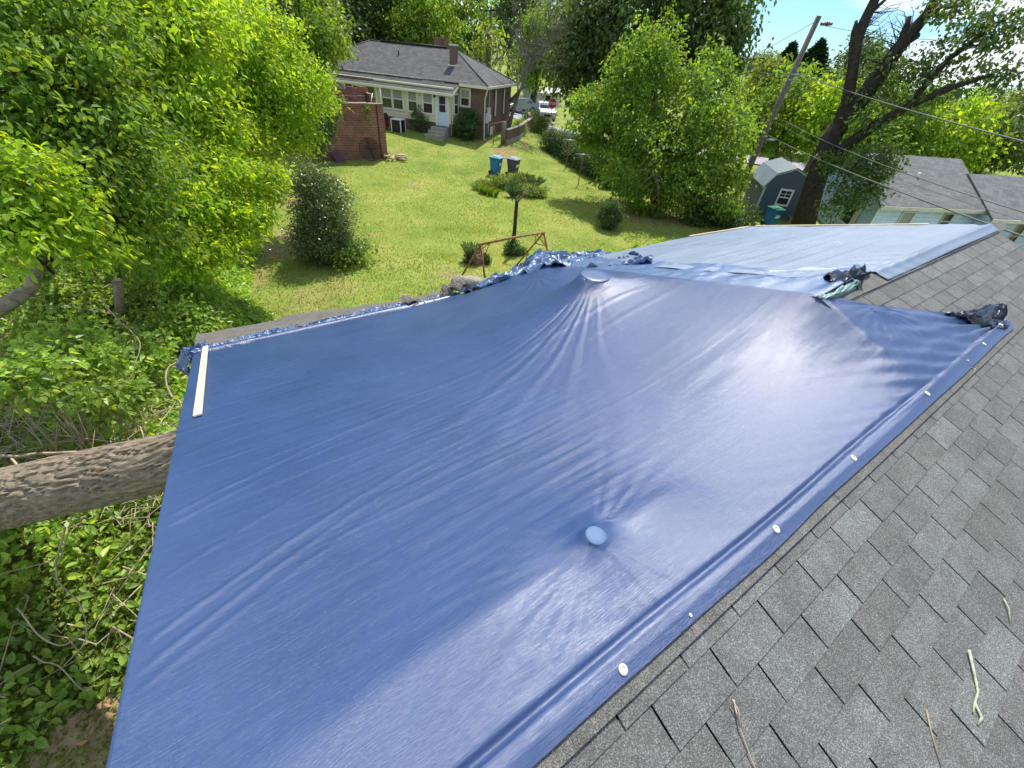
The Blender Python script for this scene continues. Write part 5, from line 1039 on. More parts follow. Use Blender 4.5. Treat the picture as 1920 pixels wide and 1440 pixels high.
# ------------------------------------------------------------------ utility poles and wires
D_ = 33.0; pb, ptp = pt(1432, 255, D_), pt(1536, 30, D_); dp = unit(ptp-pb); foot = pb-dp*((pb[2]+6.75)/dp[2])
t_ = empty('utility_pole', foot, 'tall leaning wooden utility pole beside the big leafy tree', 'utility pole')
mb = MB(); mb.tube([foot, pb, ptp], [.2, .17, .13], 10, bark=.1); mb.build('pole', M['bark_grey'], t_)
mb = MB(); q = pt(1539, 45, D_); mb.tube([q, q+RT*.28], .07, 8); mb.tube([q+RT*.3, q+RT*.42], .1, 8); mb.tube([q+RT*.45, q+RT*.6], .06, 8); mb.build('insulator', mat('insulator_brown', (.2, .1, .08), .3, .5), t_)
mb = MB()
for (px, py) in ((1489, 140), (1485, 150), (1443, 262)): q = pt(px, py, D_-.3); mb.tube([q-RT*.2, q+RT*.35], .05, 6)
mb.build('bracket', M['metal'], t_)
def wire(p0, p1, sag, r_, label):
    p0, p1 = np.array(p0), np.array(p1); P_ = [p0*(1-s)+p1*s-np.array([0, 0, sag*4*s*(1-s)]) for s in np.linspace(0, 1, 28)]
    mb = MB(); mb.tube(P_, r_, 6); o = mb.build('overhead_wire', M['wire']); tag(o, label, 'wire', 'overhead wires from the utility pole')
wire(pt(1486, 132, D_), pt(1990, 284, 15), .12, .018, 'thick overhead wire starting halfway up the leaning pole')
wire(pt(1453, 216, D_), pt(1990, 420, 16), .25, .014, 'overhead wire starting near the foot of the leaning pole, crossing the pale house roof')
wire(pt(1450, 226, D_), pt(1990, 436, 18), .3, .008, 'thin faint overhead wire just below another over the pale house')
wire(pt(1441, 254, D_), pt(1990, 468, 14), .15, .02, 'lowest thick black service cable crossing the pale house wall')
wire(pt(1548, 48, D_), pt(1990, 70, 30), .3, .012, 'topmost thin wire leaving the insulator of the leaning pole')
wire(pt(1526, 42, D_), pt(1300, 140, 60), .5, .012, 'thin wire running back left from the pole top'); wire(pt(1490, 140, D_), pt(1380, 110, 62), .4, .012, 'thin wire running back towards the distant crossarm pole')
def farpole(x0, y0, x1, y1, d, arm, label):
    b_, c_ = pt(x0, y0, d), pt(x1, y1, d); f_ = np.array([b_[0], b_[1], -7.]); t_ = empty('distant_pole', f_, label, 'utility pole'); mb = MB(); mb.tube([f_, (c_[0], c_[1], c_[2])], [.2, .13], 8); mb.build('pole', M['bark_grey'], t_)
    mb = MB(); mb.tube([c_-RT*arm-UP*.5, c_+RT*arm-UP*.4], .09, 6); mb.build('crossarm', M['bark_dark'], t_)
farpole(1412, 135, 1415, 103, 62, 1.0, 'distant pole with crossarm seen in the sky gap above the big tree'); farpole(920, 110, 921, 12, 62, .8, 'distant street light pole behind the brick house at the top')

# ------------------------------------------------------------------ planting on the lawn
def gr(px, py): g_ = G(px, py); g_[2] = gz(g_[0], g_[1]); return g_
def shrub(name, base, lobes_rel, label, lm='leaf_dark', cat='bush', seed=1, leaf=.08, group=None, stems=8, bm='bark', sr=1.0, **kw):
    base = np.array(base, float); t_ = empty(name, base, label, cat, group); lobes = [(base+np.array(c, float), R) for c, R in lobes_rel]
    _, CL = make_crown('foliage', lobes, M[lm], t_, leaf=leaf, seed=seed, **kw); r = np.random.default_rng(seed); mb = MB()
    for i in r.choice(len(CL), min(stems, len(CL)), replace=False): mb.tube([base+r.normal(size=3)*.05*np.array([1, 1, 0]), (base+CL[i])/2+r.normal(size=3)*.08, CL[i]], [.03*sr, .02*sr, .006*sr], 5)
    mb.build('stem', M[bm], t_); return t_
b_ = gr(620, 487)
shrub('evergreen_shrub', b_, [((0, 0, .85), (.95, .95, .85)), ((.05, .1, 1.75), (.98, .98, .9)), ((-.05, .2, 2.5), (.62, .62, .7)), ((.35, -.2, .45), (.85, .7, .5)), ((-.4, .2, .7), (.8, .7, .7))], 'tall dark small leaved evergreen bush standing on the left of the lawn', 'leaf_ever', leaf=.075, seed=21, nper=1.5, clumpr=.17, tvar=.45, stems=16, inner=.35)
shrub('lilac_seedling', b_+np.array([.55, -.75, 0]), [((0, 0, .3), (.5, .4, .35))], 'broad leaved green sprouts at the right foot of the tall dark bush', 'leaf', leaf=.12, seed=22, nper=1.3)
shrub('clipped_bush', gr(1138, 428), [((0, 0, .62), (.55, .55, .6)), ((0, 0, .95), (.42, .42, .45))], 'round clipped dark bush alone on the right of the lawn', 'leaf_dark', leaf=.075, seed=23, nper=2.4, clumpr=.09, tvar=.25)
shrub('yellow_conifer', gr(1137, 352), [((0, 0, .5), (.32, .32, .5)), ((0, .05, 1.05), (.34, .34, .4))], 'small yellowish conifer before the hedge right of the clothesline posts', 'leaf_olive', leaf=.09, seed=24, nper=2, clumpr=.09, cat='conifer')
shrub('house_bush', gr(790, 246), [((0, 0, .75), (.75, .75, .85))], 'round green bush left of the blue door steps', 'leaf_dark', leaf=.11, seed=25, clumpr=.12)
shrub('house_bush', gr(877, 262), [((0, 0, .9), (.85, .85, 1.0)), ((.0, 0, 1.35), (.6, .6, .6))], 'dark round bush against the brick wall right of the blue door', 'leaf_dark', leaf=.11, seed=26, clumpr=.12)
for i, (px, py, r_, lm, lab) in enumerate(((972, 252, .55, 'leaf', 'small bush behind the low brick garden wall'), (988, 243, .5, 'leaf_olive', 'silvery bush at the bend of the garden wall'), (990, 230, .55, 'leaf_dark', 'dark bush above the far end of the garden wall'), (1006, 246, .85, 'leaf_olive', 'yellow green loose shrub between garden wall and hedge'), (1014, 243, .5, 'leaf_olive', 'loose grassy shrub left of the stop sign'))):
    shrub('garden_shrub', gr(px, py), [((0, 0, r_*.8), (r_, r_, r_))], lab, lm, leaf=.14, seed=30+i, clumpr=.18, stems=4)
# flower bed with yucca
bed = gr(950, 362); t_ = empty('flower_bed', bed, 'mixed bed of yucca, iris and leafy plants in front of the two bins', 'flower bed')
_f = np.array([1, 1, .62])
lobs = [(gr(905, 355)+np.array([0, 0, .25]), (.6, .5, .35)), (gr(935, 352)+np.array([0, 0, .4]), (.5, .5, .55)), (gr(990, 368)+np.array([0, 0, .3]), (.75, .6, .4)), (gr(965, 350)+np.array([0, 0, .35]), (.6, .5, .5)), (gr(1010, 368)+np.array([0, 0, .25]), (.5, .4, .35))]
make_crown('bushy_plants', [(c_, tuple(np.array(R_)*_f)) for c_, R_ in lobs], M['leaf_olive'], t_, leaf=.1, nper=1.8, clumpr=.12, seed=40, tvar=.5)
for k, (px, py) in enumerate(((962, 370), (995, 360), (985, 345), (972, 358), (1003, 352))): blades('yucca', gr(px, py), 90, .75, .02, .9, M['yucca'], t_, 60+k, rad_=.08)
for k, (px, py) in enumerate(((915, 365), (905, 362), (925, 368))): blades('iris_leaves', gr(px, py), 80, .55, .016, .5, M['leaf'], t_, 70+k, rad_=.22)
# hedge along the road
t_ = empty('long_hedge', gr(1060, 300), 'long dark untrimmed hedge between the lawn and the road', 'hedge')
hp = [gr(1028, 285), gr(1060, 303), gr(1100, 328), gr(1150, 350), gr(1205, 372)]
hl = []
for a_, b2 in zip(hp[:-1], hp[1:]):
    for s in (0, .33, .66): q = a_*(1-s)+b2*s; hl.append((q+np.array([.5, .6, .75]), (.8, .8, .85)))
make_crown('foliage', hl, M['leaf_dark'], t_, leaf=.12, nper=1.8, clumpr=.16, seed=41, tvar=.4)
mb = MB(); rr = np.random.default_rng(4)
for (c_, R_) in hl: mb.tube([c_-np.array([0, 0, .9]), c_+rr.normal(size=3)*.1], [.05, .02], 5)
mb.build('stem', M['bark_dark'], t_)
t_ = empty('low_hedge', gr(1330, 425), 'dark low hedge behind the far tarp eave, left of the grey shed', 'hedge')
hl = [(gr(x, y)+np.array([0, 0, .45]), (.7, .7, .6)) for (x, y) in ((1290, 398), (1320, 415), (1355, 425), (1385, 420), (1300, 420), (1340, 405), (1375, 400))]
make_crown('foliage', hl, M['leaf_dark'], t_, leaf=.1, nper=1.8, clumpr=.14, seed=42, tvar=.5)
# weeds by the foundation
for i, (px, py) in enumerate(((1245, 440), (1232, 446), (1200, 452), (1178, 458), (1150, 466), (1140, 470), (1125, 472), (1215, 455))):
    q = ptz(px, py, -5.9); q[2] = gz(q[0], q[1]); shrub('weed', q, [((0, 0, .25), (.22+.05*(i < 2), .22, .3))], 'bright weed clump growing just beyond the far tarp eave', 'leaf_bright', cat='weed', leaf=.09, seed=80+i, clumpr=.06, stems=3, group='weeds along the foundation', nper=1.6)

# ------------------------------------------------------------------ trees
def tr(name, px, py, lobes, label, **kw):
    base = gr(px, py) if py is not None else None
    return tree(name, base, lobes, label, **kw)
def under(lobes, k=0):
    c = lobes[k][0]; return np.array([c[0], c[1], float(tz(c[0], c[1]))+6*float(ss(70, 260, np.hypot(c[0], c[1])-10))])
# big tree at centre right
d0 = 27.5; bl = [lb(1218, 300, d0-1, 95), lb(1205, 215, d0, 100), lb(1215, 130, d0+.5, 75), lb(1120, 230, d0, 55), lb(1105, 190, d0+1, 32), lb(1300, 190, d0, 70), lb(1330, 270, d0-.5, 75), lb(1380, 240, d0+1, 50), lb(1362, 330, d0-1, 40), lb(1290, 340, d0-2, 55), lb(1188, 300, d0+.5, 45), lb(1225, 82, d0+.5, 38), lb(1170, 150, d0, 45), lb(1350, 170, d0+1.5, 50), lb(1230, 360, d0-1.5, 50), lb(1362, 385, d0-2, 24), lb(1118, 250, d0, 26), lb(1340, 110, d0+2, 28)]
bl = [(c_, tuple(np.array(R_)*.93)) for c_, R_ in bl]
t_ = tree('broadleaf_tree', gr(1228, 398), bl, 'large dense fresh green tree between lawn and road in the centre right', lm='leaf', seed=51, r0=.3, leaf=.19, nper=1.15, clumpr=.26, clumpn=24, tvar=.4, droop=.6, twigs=60, inner=.45, gap=.42)
mb = MB(); c_ = pt(1230, 325, d0-3.2)
for (x, y) in ((1195, 355), (1235, 390), (1180, 322), (1245, 350)): e_2 = pt(x, y, d0-3.6); mb.tube([c_, (c_+e_2)/2+np.array([0, 0, .12]), e_2], [.035, .025, .01], 5)
mb.build('bare_branch', M['bark_grey'], t_)
# dark oak behind the road
D1 = 52; bl = [lb(1130, 110, D1, 90), lb(1220, 60, D1, 110), lb(1310, 70, D1, 75), lb(1340, 20, D1, 72), lb(1150, 20, D1, 90), lb(1090, 60, D1, 55), lb(1082, 120, D1, 42), lb(1112, 168, D1, 36), lb(1350, 110, D1, 45), lb(1250, -40, D1, 120), lb(1372, 50, D1, 36)]
tree('oak_tree', under(bl, 1), bl, 'huge dark green oak crown at the top behind the big fresh green tree', lm='leaf_oak', seed=52, r0=.7, leaf=.42, nper=1.3, clumpr=.6, tvar=.35, droop=.9, twigs=40, r1=.06)
# trees behind the brick house
BG = [('dark_tree', 700, 30, 62, 80, 'leaf_dark', 'dark tall tree directly behind the left half of the brick house roof'), ('dark_tree', 610, 10, 58, 70, 'leaf_dark', 'dark green tree at the top left of the brick house'),
      ('green_tree', 800, 40, 58, 62, 'leaf', 'mid green tree behind the red chimney'), ('green_tree', 870, 30, 64, 50, 'leaf', 'fresh green tree behind the brown chimney'), ('slender_tree', 915, 90, 52, 30, 'leaf_olive', 'yellowish thin tree right of the brick house ridge'),
      ('green_tree', 1012, 80, 66, 38, 'leaf', 'narrow bright tree above the parked silver car'), ('tall_tree', 960, 0, 75, 48, 'leaf_oak', 'dark grey green tall tree at the top centre behind the bare tree'), ('pale_tree', 1045, 20, 90, 40, 'leaf_olive', 'pale airy tree in the sky gap left of the oak'),
      ('dark_tree', 530, -20, 50, 90, 'leaf_oak', 'dark tree in the top left corner behind the light green ones'), ('green_tree', 745, -60, 70, 80, 'leaf', 'tall crown cut by the top edge above the house'), ('green_tree', 990, 118, 72, 24, 'leaf_bright', 'bright low tree just right of the brick house eave')]
for i, (nm, x, y, d, r_, lm, lab) in enumerate(BG):
    bl = [lb(x, y, d, r_), lb(x-r_*.5, y+r_*.7, d, r_*.7), lb(x+r_*.5, y+r_*.65, d, r_*.7), lb(x, y-r_*.8, d, r_*.75), lb(x+.1*r_, y+r_*1.3, d, r_*.8)]
    if nm in ('slender_tree', 'pale_tree'): bl = bl[:4]
    tree(nm, under(bl), bl, lab, lm=lm, seed=100+i, r0=.3, leaf=.38 if nm != 'pale_tree' else .5, nper=1.0 if nm not in ('slender_tree', 'pale_tree') else .45, clumpr=.55, tvar=.4, droop=.6, twigs=20, r1=.05, group='trees behind the brick house')
# bare grey tree right of the brick house
b_ = pt(955, 205, 42); b_[2] = float(tz(b_[0], b_[1])); t_ = empty('bare_tree', b_, 'mostly bare grey twiggy tree leaning over the right end of the brick house', 'tree')
rr = np.random.default_rng(9); mb = MB()
def grow(p, d, ln, r_, lev):
    e_2 = p+d*ln; m_ = (p+e_2)/2+rr.normal(size=3)*ln*.06; mb.tube([p, m_, e_2], [r_, r_*.8, r_*.6], 5 if lev > 2 else 7, cap=False)
    if lev >= 6: return
    for k in range(3 if lev > 0 else 4):
        nd = unit(d+rr.normal(size=3)*.42+np.array([0, 0, .12])); grow(e_2 if k else m_, nd, ln*(.62+.2*rr.random()), r_*.58, lev+1)
grow(b_, unit(RT*.25+np.array([0, 0, 1.])), 2.9, .2, 0)
tp = b_+np.array([0, 0, 2.2]); e_2 = pt(1005, 162, 41); mb.tube([tp, (tp+e_2)/2+np.array([0, 0, .5]), e_2], [.13, .09, .03], 6)
mb.build('branches', M['bark_grey'], t_)
# trees around shed / right background
BR = [('maple_tree', 1480, 210, 42, 62, 'leaf', 'light green tree right of the leaning pole'), ('maple_tree', 1560, 215, 40, 55, 'leaf_bright', 'light green tree behind the forked leaning trunk'), ('maple_tree', 1440, 165, 46, 45, 'leaf_olive', 'yellow green tree between big tree and leaning pole'),
      ('round_tree', 1615, 130, 60, 48, 'leaf_oak', 'grey green round tree in the sky behind the left limb'), ('maple_tree', 1780, 250, 44, 55, 'leaf_bright', 'bright tree behind the pale house ridge'), ('maple_tree', 1700, 240, 42, 50, 'leaf', 'green tree above the pale house roof left end'),
      ('pine_tree', 1880, 250, 46, 50, 'leaf_oak', 'dark spreading pine at the right edge behind the pale house'), ('far_tree', 1850, 205, 80, 36, 'leaf', 'distant green tree left of the dark spreading pine'), ('far_tree', 1925, 200, 75, 34, 'leaf_olive', 'distant pale tree at the right edge'), ('far_tree', 1655, 175, 70, 32, 'leaf', 'distant green tree between the two main limbs'), ('maple_tree', 1640, 265, 40, 38, 'leaf', 'green tree between the trunk fork and the pale house'),
      ('far_tree', 1425, 130, 85, 24, 'leaf_olive', 'small distant tree beneath the far crossarm pole'), ('far_tree', 1750, 205, 85, 36, 'leaf_oak', 'distant dark tree under the low leafy limb')]
for i, (nm, x, y, d, r_, lm, lab) in enumerate(BR):
    bl = [lb(x, y, d, r_), lb(x-r_*.6, y+r_*.5, d, r_*.65), lb(x+r_*.55, y+r_*.6, d, r_*.65), lb(x+.2*r_, y-r_*.5, d, r_*.6)]
    tree(nm, under(bl), bl, lab, lm=lm, seed=140+i, r0=.2, leaf=.3, nper=1.2, clumpr=.45, tvar=.4, droop=.5, twigs=25, r1=.04, group='trees along the right background')
for i, (x0, y0, h_, wd, lab) in enumerate(((1487, 85, 150, 32, 'dark pointed conifer left of another behind the leaning pole'), (1540, 80, 160, 40, 'taller dark pointed conifer right of the leaning pole'))):
    d = 62; top = pt(x0, y0, d); k = mpp(x0, y0+60, d); base = np.array([top[0], top[1], -6.8]); t_ = empty('conifer', base, lab, 'conifer', 'pair of dark conifers')
    H_ = top[2]-base[2]; r = np.random.default_rng(170+i); n = 16000; s = r.random(n)**.75; az = r.random(n)*2*math.pi; rad_ = wd*k*1.35*np.minimum(s*2.6, 1)*(.6+.45*r.random(n))*(.8+.3*np.sin(az*5+s*20))
    P_ = np.stack([base[0]+rad_*np.cos(az), base[1]+rad_*np.sin(az), top[2]-s*H_*.9-.15*rad_], 1); O_ = np.stack([np.cos(az), np.sin(az), .9+0*az], 1)
    V, c = leaf_arrays(P_, .5, unit(O_), r, -.3, .16, .2, None, .35); npmesh('crown', V, quads(n), M['needle'], t_, c); mb = MB(); mb.tube([base, top], [.25, .03], 7); mb.build('trunk', M['bark_dark'], t_)
# leaning forked tree at right
DT = 27.0; base = gr(1505, 428); t_ = empty('leaning_tree', base, 'large dark forked tree leaning right between the shed and the pale house', 'tree'); mb = MB()
def limb(pts, radii): mb.tube([pt(x, y, d) for x, y, d in pts], radii, 11, bark=.3, sd=len(pts))
trunk0 = [base-np.array([0, 0, .3])]+[pt(1515, 385, DT+.2), pt(1535, 320, DT), pt(1556, 262, DT), pt(1572, 232, DT)]
mb.tube(trunk0, [.66, .52, .46, .41, .34], 14, bark=.3)
limb([(1562, 262, DT), (1574, 232, DT), (1588, 190, DT), (1600, 120, DT), (1604, 80, DT), (1618, 45, DT), (1640, 0, DT), (1655, -40, DT)], [.33, .3, .24, .2, .23, .19, .17, .15])
limb([(1600, 85, DT), (1601, 62, DT), (1606, 38, DT)], [.13, .11, .05]); limb([(1624, 30, DT), (1645, 12, DT), (1665, -5, DT)], [.08, .07, .05])
limb([(1566, 248, DT), (1600, 205, DT), (1645, 145, DT), (1680, 95, DT), (1710, 60, DT), (1740, 25, DT), (1770, -30, DT)], [.34, .34, .31, .27, .25, .2, .17])
limb([(1690, 82, DT), (1698, 55, DT), (1706, 30, DT)], [.17, .13, .07]); limb([(1708, 74, DT), (1722, 66, DT-.2)], [.12, .09])
limb([(1548, 320, DT), (1590, 270, DT-.5), (1640, 235, DT-1), (1700, 200, DT-1.5), (1780, 165, DT-2), (1860, 140, DT-2)], [.3, .28, .2, .14, .1, .05])
limb([(1700, 200, DT-1.5), (1780, 110, DT-1.5), (1860, 50, DT-1.5), (1925, 15, DT-1.5)], [.12, .1, .08, .05]); limb([(1740, 25, DT), (1800, 5, DT), (1860, -20, DT)], [.1, .08, .05])
rr = np.random.default_rng(15)
for i in range(60):
    x = 1600+rr.random()*110; y = 30+rr.random()*90; q_ = rr.random(); a = pt(1660+50*q_, 125-60*q_, DT) if i % 2 else pt(1603+30*q_, 90-75*q_, DT); e_2 = a+(RT*(.5-1.6*rr.random() if i % 2 else .2+1.2*rr.random())+UP*(.3+.8*rr.random())+FW*rr.normal()*.3)*1.3; mb.tube([a, (a+e_2)/2+rr.normal(size=3)*.25, e_2], [.018, .012, .004], 4, cap=False)
mb.build('trunk', M['bark_dark'], t_)
bl = [lb(1720, 130, DT-1, 36), lb(1780, 100, DT-1.5, 42), lb(1840, 60, DT-1.5, 45), lb(1800, 40, DT-1, 40), lb(1870, 100, DT-1.5, 42), lb(1760, 175, DT-1.5, 34), lb(1820, 150, DT-1.5, 38), lb(1700, 200, DT-1.5, 32), lb(1640, 225, DT-1, 30), lb(1870, 20, DT-1.5, 45), lb(1780, 10, DT-.5, 30), lb(1880, 150, DT-2, 25), lb(1660, 130, DT, 22), lb(1690, 165, DT-.5, 25), lb(1620, 190, DT, 24), lb(1605, 150, DT+.5, 20), lb(1925, 60, DT-1.5, 36)]
make_crown('crown', bl, M['leaf_oak'], t_, leaf=.16, nper=.75, clumpr=.26, clumpn=20, gap=.5, seed=55, tvar=.3, inner=.2, flat=.45, spread=.5)
bl = [lb(1590, 345, DT-1.5, 32), lb(1620, 365, DT-1.5, 24), lb(1570, 385, DT-1.5, 20), lb(1560, 300, DT-1, 22), lb(1610, 300, DT-1.2, 28), lb(1650, 320, DT-1.2, 24), lb(1670, 295, DT-1.2, 22), lb(1640, 350, DT-1.5, 20)]
make_crown('low_foliage', bl, M['leaf_oak'], t_, leaf=.15, nper=.9, clumpr=.22, clumpn=20, seed=56, tvar=.3, inner=.2)
mb = MB(); rr = np.random.default_rng(31); q = gr(1500, 426)
for i in range(9): a = q+np.array([rr.normal()*.6, rr.normal()*.4, .1]); mb.tube([a, a+np.array([rr.normal()*.6, rr.normal()*.5, .5*rr.random()])], [.035, .02], 5)
o = mb.build('brush_sticks', M['wood_raw']); tag(o, 'tangle of cut sticks and boards at the foot of the leaning tree', 'sticks')

# ------------------------------------------------------------------ trees and thicket on the left
LT = [('left_tree', [lb(470, 150, 19, 95), lb(545, 150, 19, 65), lb(570, 188, 18.5, 42), lb(520, 230, 18.5, 60), lb(560, 255, 18, 38), lb(420, 90, 19, 90), lb(500, 60, 20, 60), lb(400, 200, 18.5, 80), lb(470, 280, 17.5, 45), lb(592, 140, 19, 26)], 'leaf_bright', 'bright fresh green tree reaching over the ruined brick wall', (440, 345), .15),
      ('left_tree', [lb(300, 130, 14.5, 110), lb(230, 60, 15, 100), lb(340, 50, 15.5, 90), lb(330, 230, 14, 90), lb(240, 190, 14, 80), lb(410, 240, 14, 55), lb(300, 10, 15, 80)], 'leaf_bright', 'light green tree in the upper left, second from the edge', (300, 395), .13),
      ('left_tree', [lb(100, 110, 11, 120), lb(30, 40, 11.5, 100), lb(160, 190, 10.5, 90), lb(60, 230, 10.5, 90), lb(160, 20, 11.5, 90), lb(-20, 180, 10, 90)], 'leaf', 'green tree filling the top left corner', (90, 500), .12),
      ('left_sapling', [lb(430, 370, 12.5, 62), lb(370, 330, 12.5, 75), lb(455, 420, 12, 38), lb(400, 440, 11.5, 55), lb(330, 400, 11.5, 70), lb(350, 470, 11, 50), lb(490, 340, 13, 38), lb(480, 400, 12.5, 30)], 'leaf_bright', 'broad bright sapling leaning over the lawn edge on the left', (380, 520), .06),
      ('left_sapling', [lb(220, 330, 10, 90), lb(150, 290, 9.5, 80), lb(270, 420, 10, 70), lb(190, 420, 9.5, 70), lb(280, 290, 11, 70)], 'leaf', 'leafy sapling in the middle of the left thicket', (230, 540), .06),
      ('left_sapling', [lb(60, 370, 8.5, 85), lb(120, 420, 8.8, 70), lb(20, 440, 8, 60), lb(0, 330, 8.5, 80)], 'leaf_bright', 'yellow green sapling at the left edge above the cut stump', (70, 560), .06),
      ('background_tree', [lb(560, 20, 36, 80), lb(620, 70, 34, 40), lb(500, -20, 36, 80), lb(590, 100, 34, 40), lb(430, 0, 36, 80)], 'leaf', 'tree with pale forked limbs behind the bright tree at the upper left', (520, 215), .25),
      ('background_tree', [lb(350, -10, 30, 100), lb(250, 20, 30, 90), lb(150, -10, 30, 100), lb(60, 20, 28, 100)], 'leaf', 'tall tree row crown behind the top left corner', (200, 300), .25),
      ('ivy_shrub', [lb(575, 205, 27, 30), lb(600, 240, 27, 26), lb(585, 265, 26.5, 28), lb(560, 235, 26, 28), lb(605, 212, 27.5, 20)], 'leaf_dark', 'dark ivy covered shrub climbing the left end of the ruin', (585, 285), .08)]
for i, (nm, bl, lm, lab, bp_, r0) in enumerate(LT):
    tree(nm, gr(*bp_), bl, lab, lm=lm, seed=200+i, r0=r0, leaf=(.13, .13, .12, .12, .11, .1, .26, .26, .16)[i], nper=(1.15, 1.1, 1.1, 1.25, 1.15, 1.15, 1.1, 1.1, 1.3)[i], clumpr=(.22, .2, .18, .16, .16, .14, .4, .4, .2)[i], clumpn=22, tvar=.35, droop=.5, twigs=40, r1=.012, inner=.35, flat=.5, six=(i in (1, 2, 3, 4, 5)), gap=.42, group='trees and saplings of the left thicket', bm='bark_dark')
t_ = empty('forked_limb', pt(528, 60, 33), 'pale grey forked bare limb in the upper left, above the bright tree', 'dead limb'); mb = MB()
for P_ in ([(532, 62), (522, 35), (508, 5), (500, -20)], [(532, 62), (545, 40), (548, 15), (540, -10)], [(532, 95), (532, 62)], [(528, 50), (540, 28), (530, 22)]): mb.tube([pt(x, y, 33) for x, y in P_], [.1, .08, .06, .04][:len(P_)], 7)
mb.build('limb', M['bark_grey'], t_)
# fallen trunk
L0, L1, L2, L3 = np.array([-.35, 3.15, -2.75]), np.array([-1.0, 3.68, -3.15]), np.array([-3.0, 5.42, -4.42]), np.array([-6.2, 8.0, -6.0])
P_ = [L0*(1-s)+L1*s for s in (0, .5)]+[L1*(1-s)+L2*s for s in np.linspace(0, 1, 14)[:-1]]+[L2*(1-s)+L3*s+np.array([0, 0, .1*math.sin(s*3)]) for s in np.linspace(0, 1, 14)]
bk = bpy.data.materials.new('fissured_bark'); bk.use_nodes = True; t = bk.node_tree; b = t.nodes['Principled BSDF']; b.inputs['Roughness'].default_value = .9; b.inputs['Specular IOR Level'].default_value = .1
tcn = N(t, 'ShaderNodeTexCoord'); mp = N(t, 'ShaderNodeMapping', vector_type='TEXTURE'); dl = Vector(L2-L1).normalized(); mp.inputs['Rotation'].default_value = dl.to_track_quat('X', 'Z').to_euler(); L(t, tcn, 'Object', mp, 'Vector')
mp2 = N(t, 'ShaderNodeMapping'); mp2.inputs['Scale'].default_value = (5, 22, 22); L(t, mp, 'Vector', mp2, 'Vector')
n1 = N(t, 'ShaderNodeTexNoise', i_Scale=1.6, i_Detail=7.0, i_Roughness=.6, i_Distortion=.3); L(t, mp2, 'Vector', n1, 'Vector')
rc = ramp(t, n1, [(.3, (.13, .10, .07)), (.5, (.23, .185, .13)), (.7, (.34, .285, .21))]); L(t, rc, 'Color', b, 'Base Color')
bp = N(t, 'ShaderNodeBump', i_Strength=.6, i_Distance=.012); L(t, n1, 'Fac', bp, 'Height'); L(t, bp, 'Normal', b, 'Normal')
rad_ = np.array([.24+.028*i for i in range(2)]+[.25+.009*i for i in range(13)]+[.37+.02*i for i in range(14)]); P_ = np.array(P_)
ns, nth = 520, 110; sl = np.linspace(0, len(P_)-1, ns); ii = np.minimum(sl.astype(int), len(P_)-2); ff = (sl-ii)[:, None]; PC = P_[ii]*(1-ff)+P_[ii+1]*ff; RR_ = rad_[ii]*(1-ff[:, 0])+rad_[ii+1]*ff[:, 0]
for _ in range(30): PC[1:-1] = (PC[:-2]+PC[1:-1]*2+PC[2:])/4
dd_ = unit(np.gradient(PC, axis=0)); e1 = unit(np.cross(dd_, [0, 0, 1.])); e2 = np.cross(e1, dd_); arc = np.concatenate([[0], np.cumsum(np.linalg.norm(np.diff(PC, axis=0), axis=1))])
TH, SL = np.meshgrid(np.linspace(0, 2*math.pi, nth, endpoint=False), arc); u_ = TH*RR_[:, None]
wv3 = (vn(SL*2.2, TH*2.5, 301)-.5)*.05+(vn(SL*7, TH*6, 302)-.5)*.02
f1 = 1-np.abs(vn(SL*2.6, (u_+wv3)*30, 303)-.5)*2; f2 = vn(SL*6, (u_+wv3)*60, 304); fis = np.clip((f1-.62)/.38, 0, 1)
rr3 = RR_[:, None]*(1+.06*(vn(SL*1.1, TH*.9, 305)-.5)+.05*np.sin(TH*2+SL*.5))-.030*fis**1.2+.010*(f2-.5)
V = PC[:, None]+(e1[:, None]*np.cos(TH)[..., None]+e2[:, None]*np.sin(TH)[..., None])*rr3[..., None]; I = np.arange(ns*nth).reshape(ns, nth); J = np.roll(I, -1, 1)
F = np.stack([I[:-1], J[:-1], J[1:], I[1:]], -1).reshape(-1, 4)
o = npmesh('fallen_trunk', V.reshape(-1, 3), F, bk, smooth=False); tag(o, 'thick grey brown fallen tree trunk running under the left edge of the big tarp', 'fallen tree')
M['bark_pale'] = mat('bark_pale', (.3, .25, .18), .9, .1, noise=.4, nscale=12, bump=1, bscale=40)
# cut stumps in the thicket
def stump(pts, r_, label):
    mb = MB(); mb.tube(pts, r_, 14, bark=.2); t_ = empty('cut_stump', pts[0], label, 'stump'); mb.build('stump', M['bark_pale'], t_)
    mb = MB(); d = unit(np.array(pts[-1])-np.array(pts[-2])); mb.tube([np.array(pts[-1])+d*.004, np.array(pts[-1])+d*.012], [r_[-1]*.93, r_[-1]*.9], 14); mb.build('cut_face', M['wood_raw'], t_)
stump([pt(-40, 600, 9.3), pt(30, 560, 9.3), pt(62, 535, 9.3), pt(72, 497, 9.3)], [.12, .10, .085, .08], 'forked cut stump at the left edge of the thicket')
stump([pt(226, 585, 10.6), pt(223, 555, 10.6), pt(221, 525, 10.6)], [.085, .08, .075], 'short upright cut stump in the middle of the thicket')
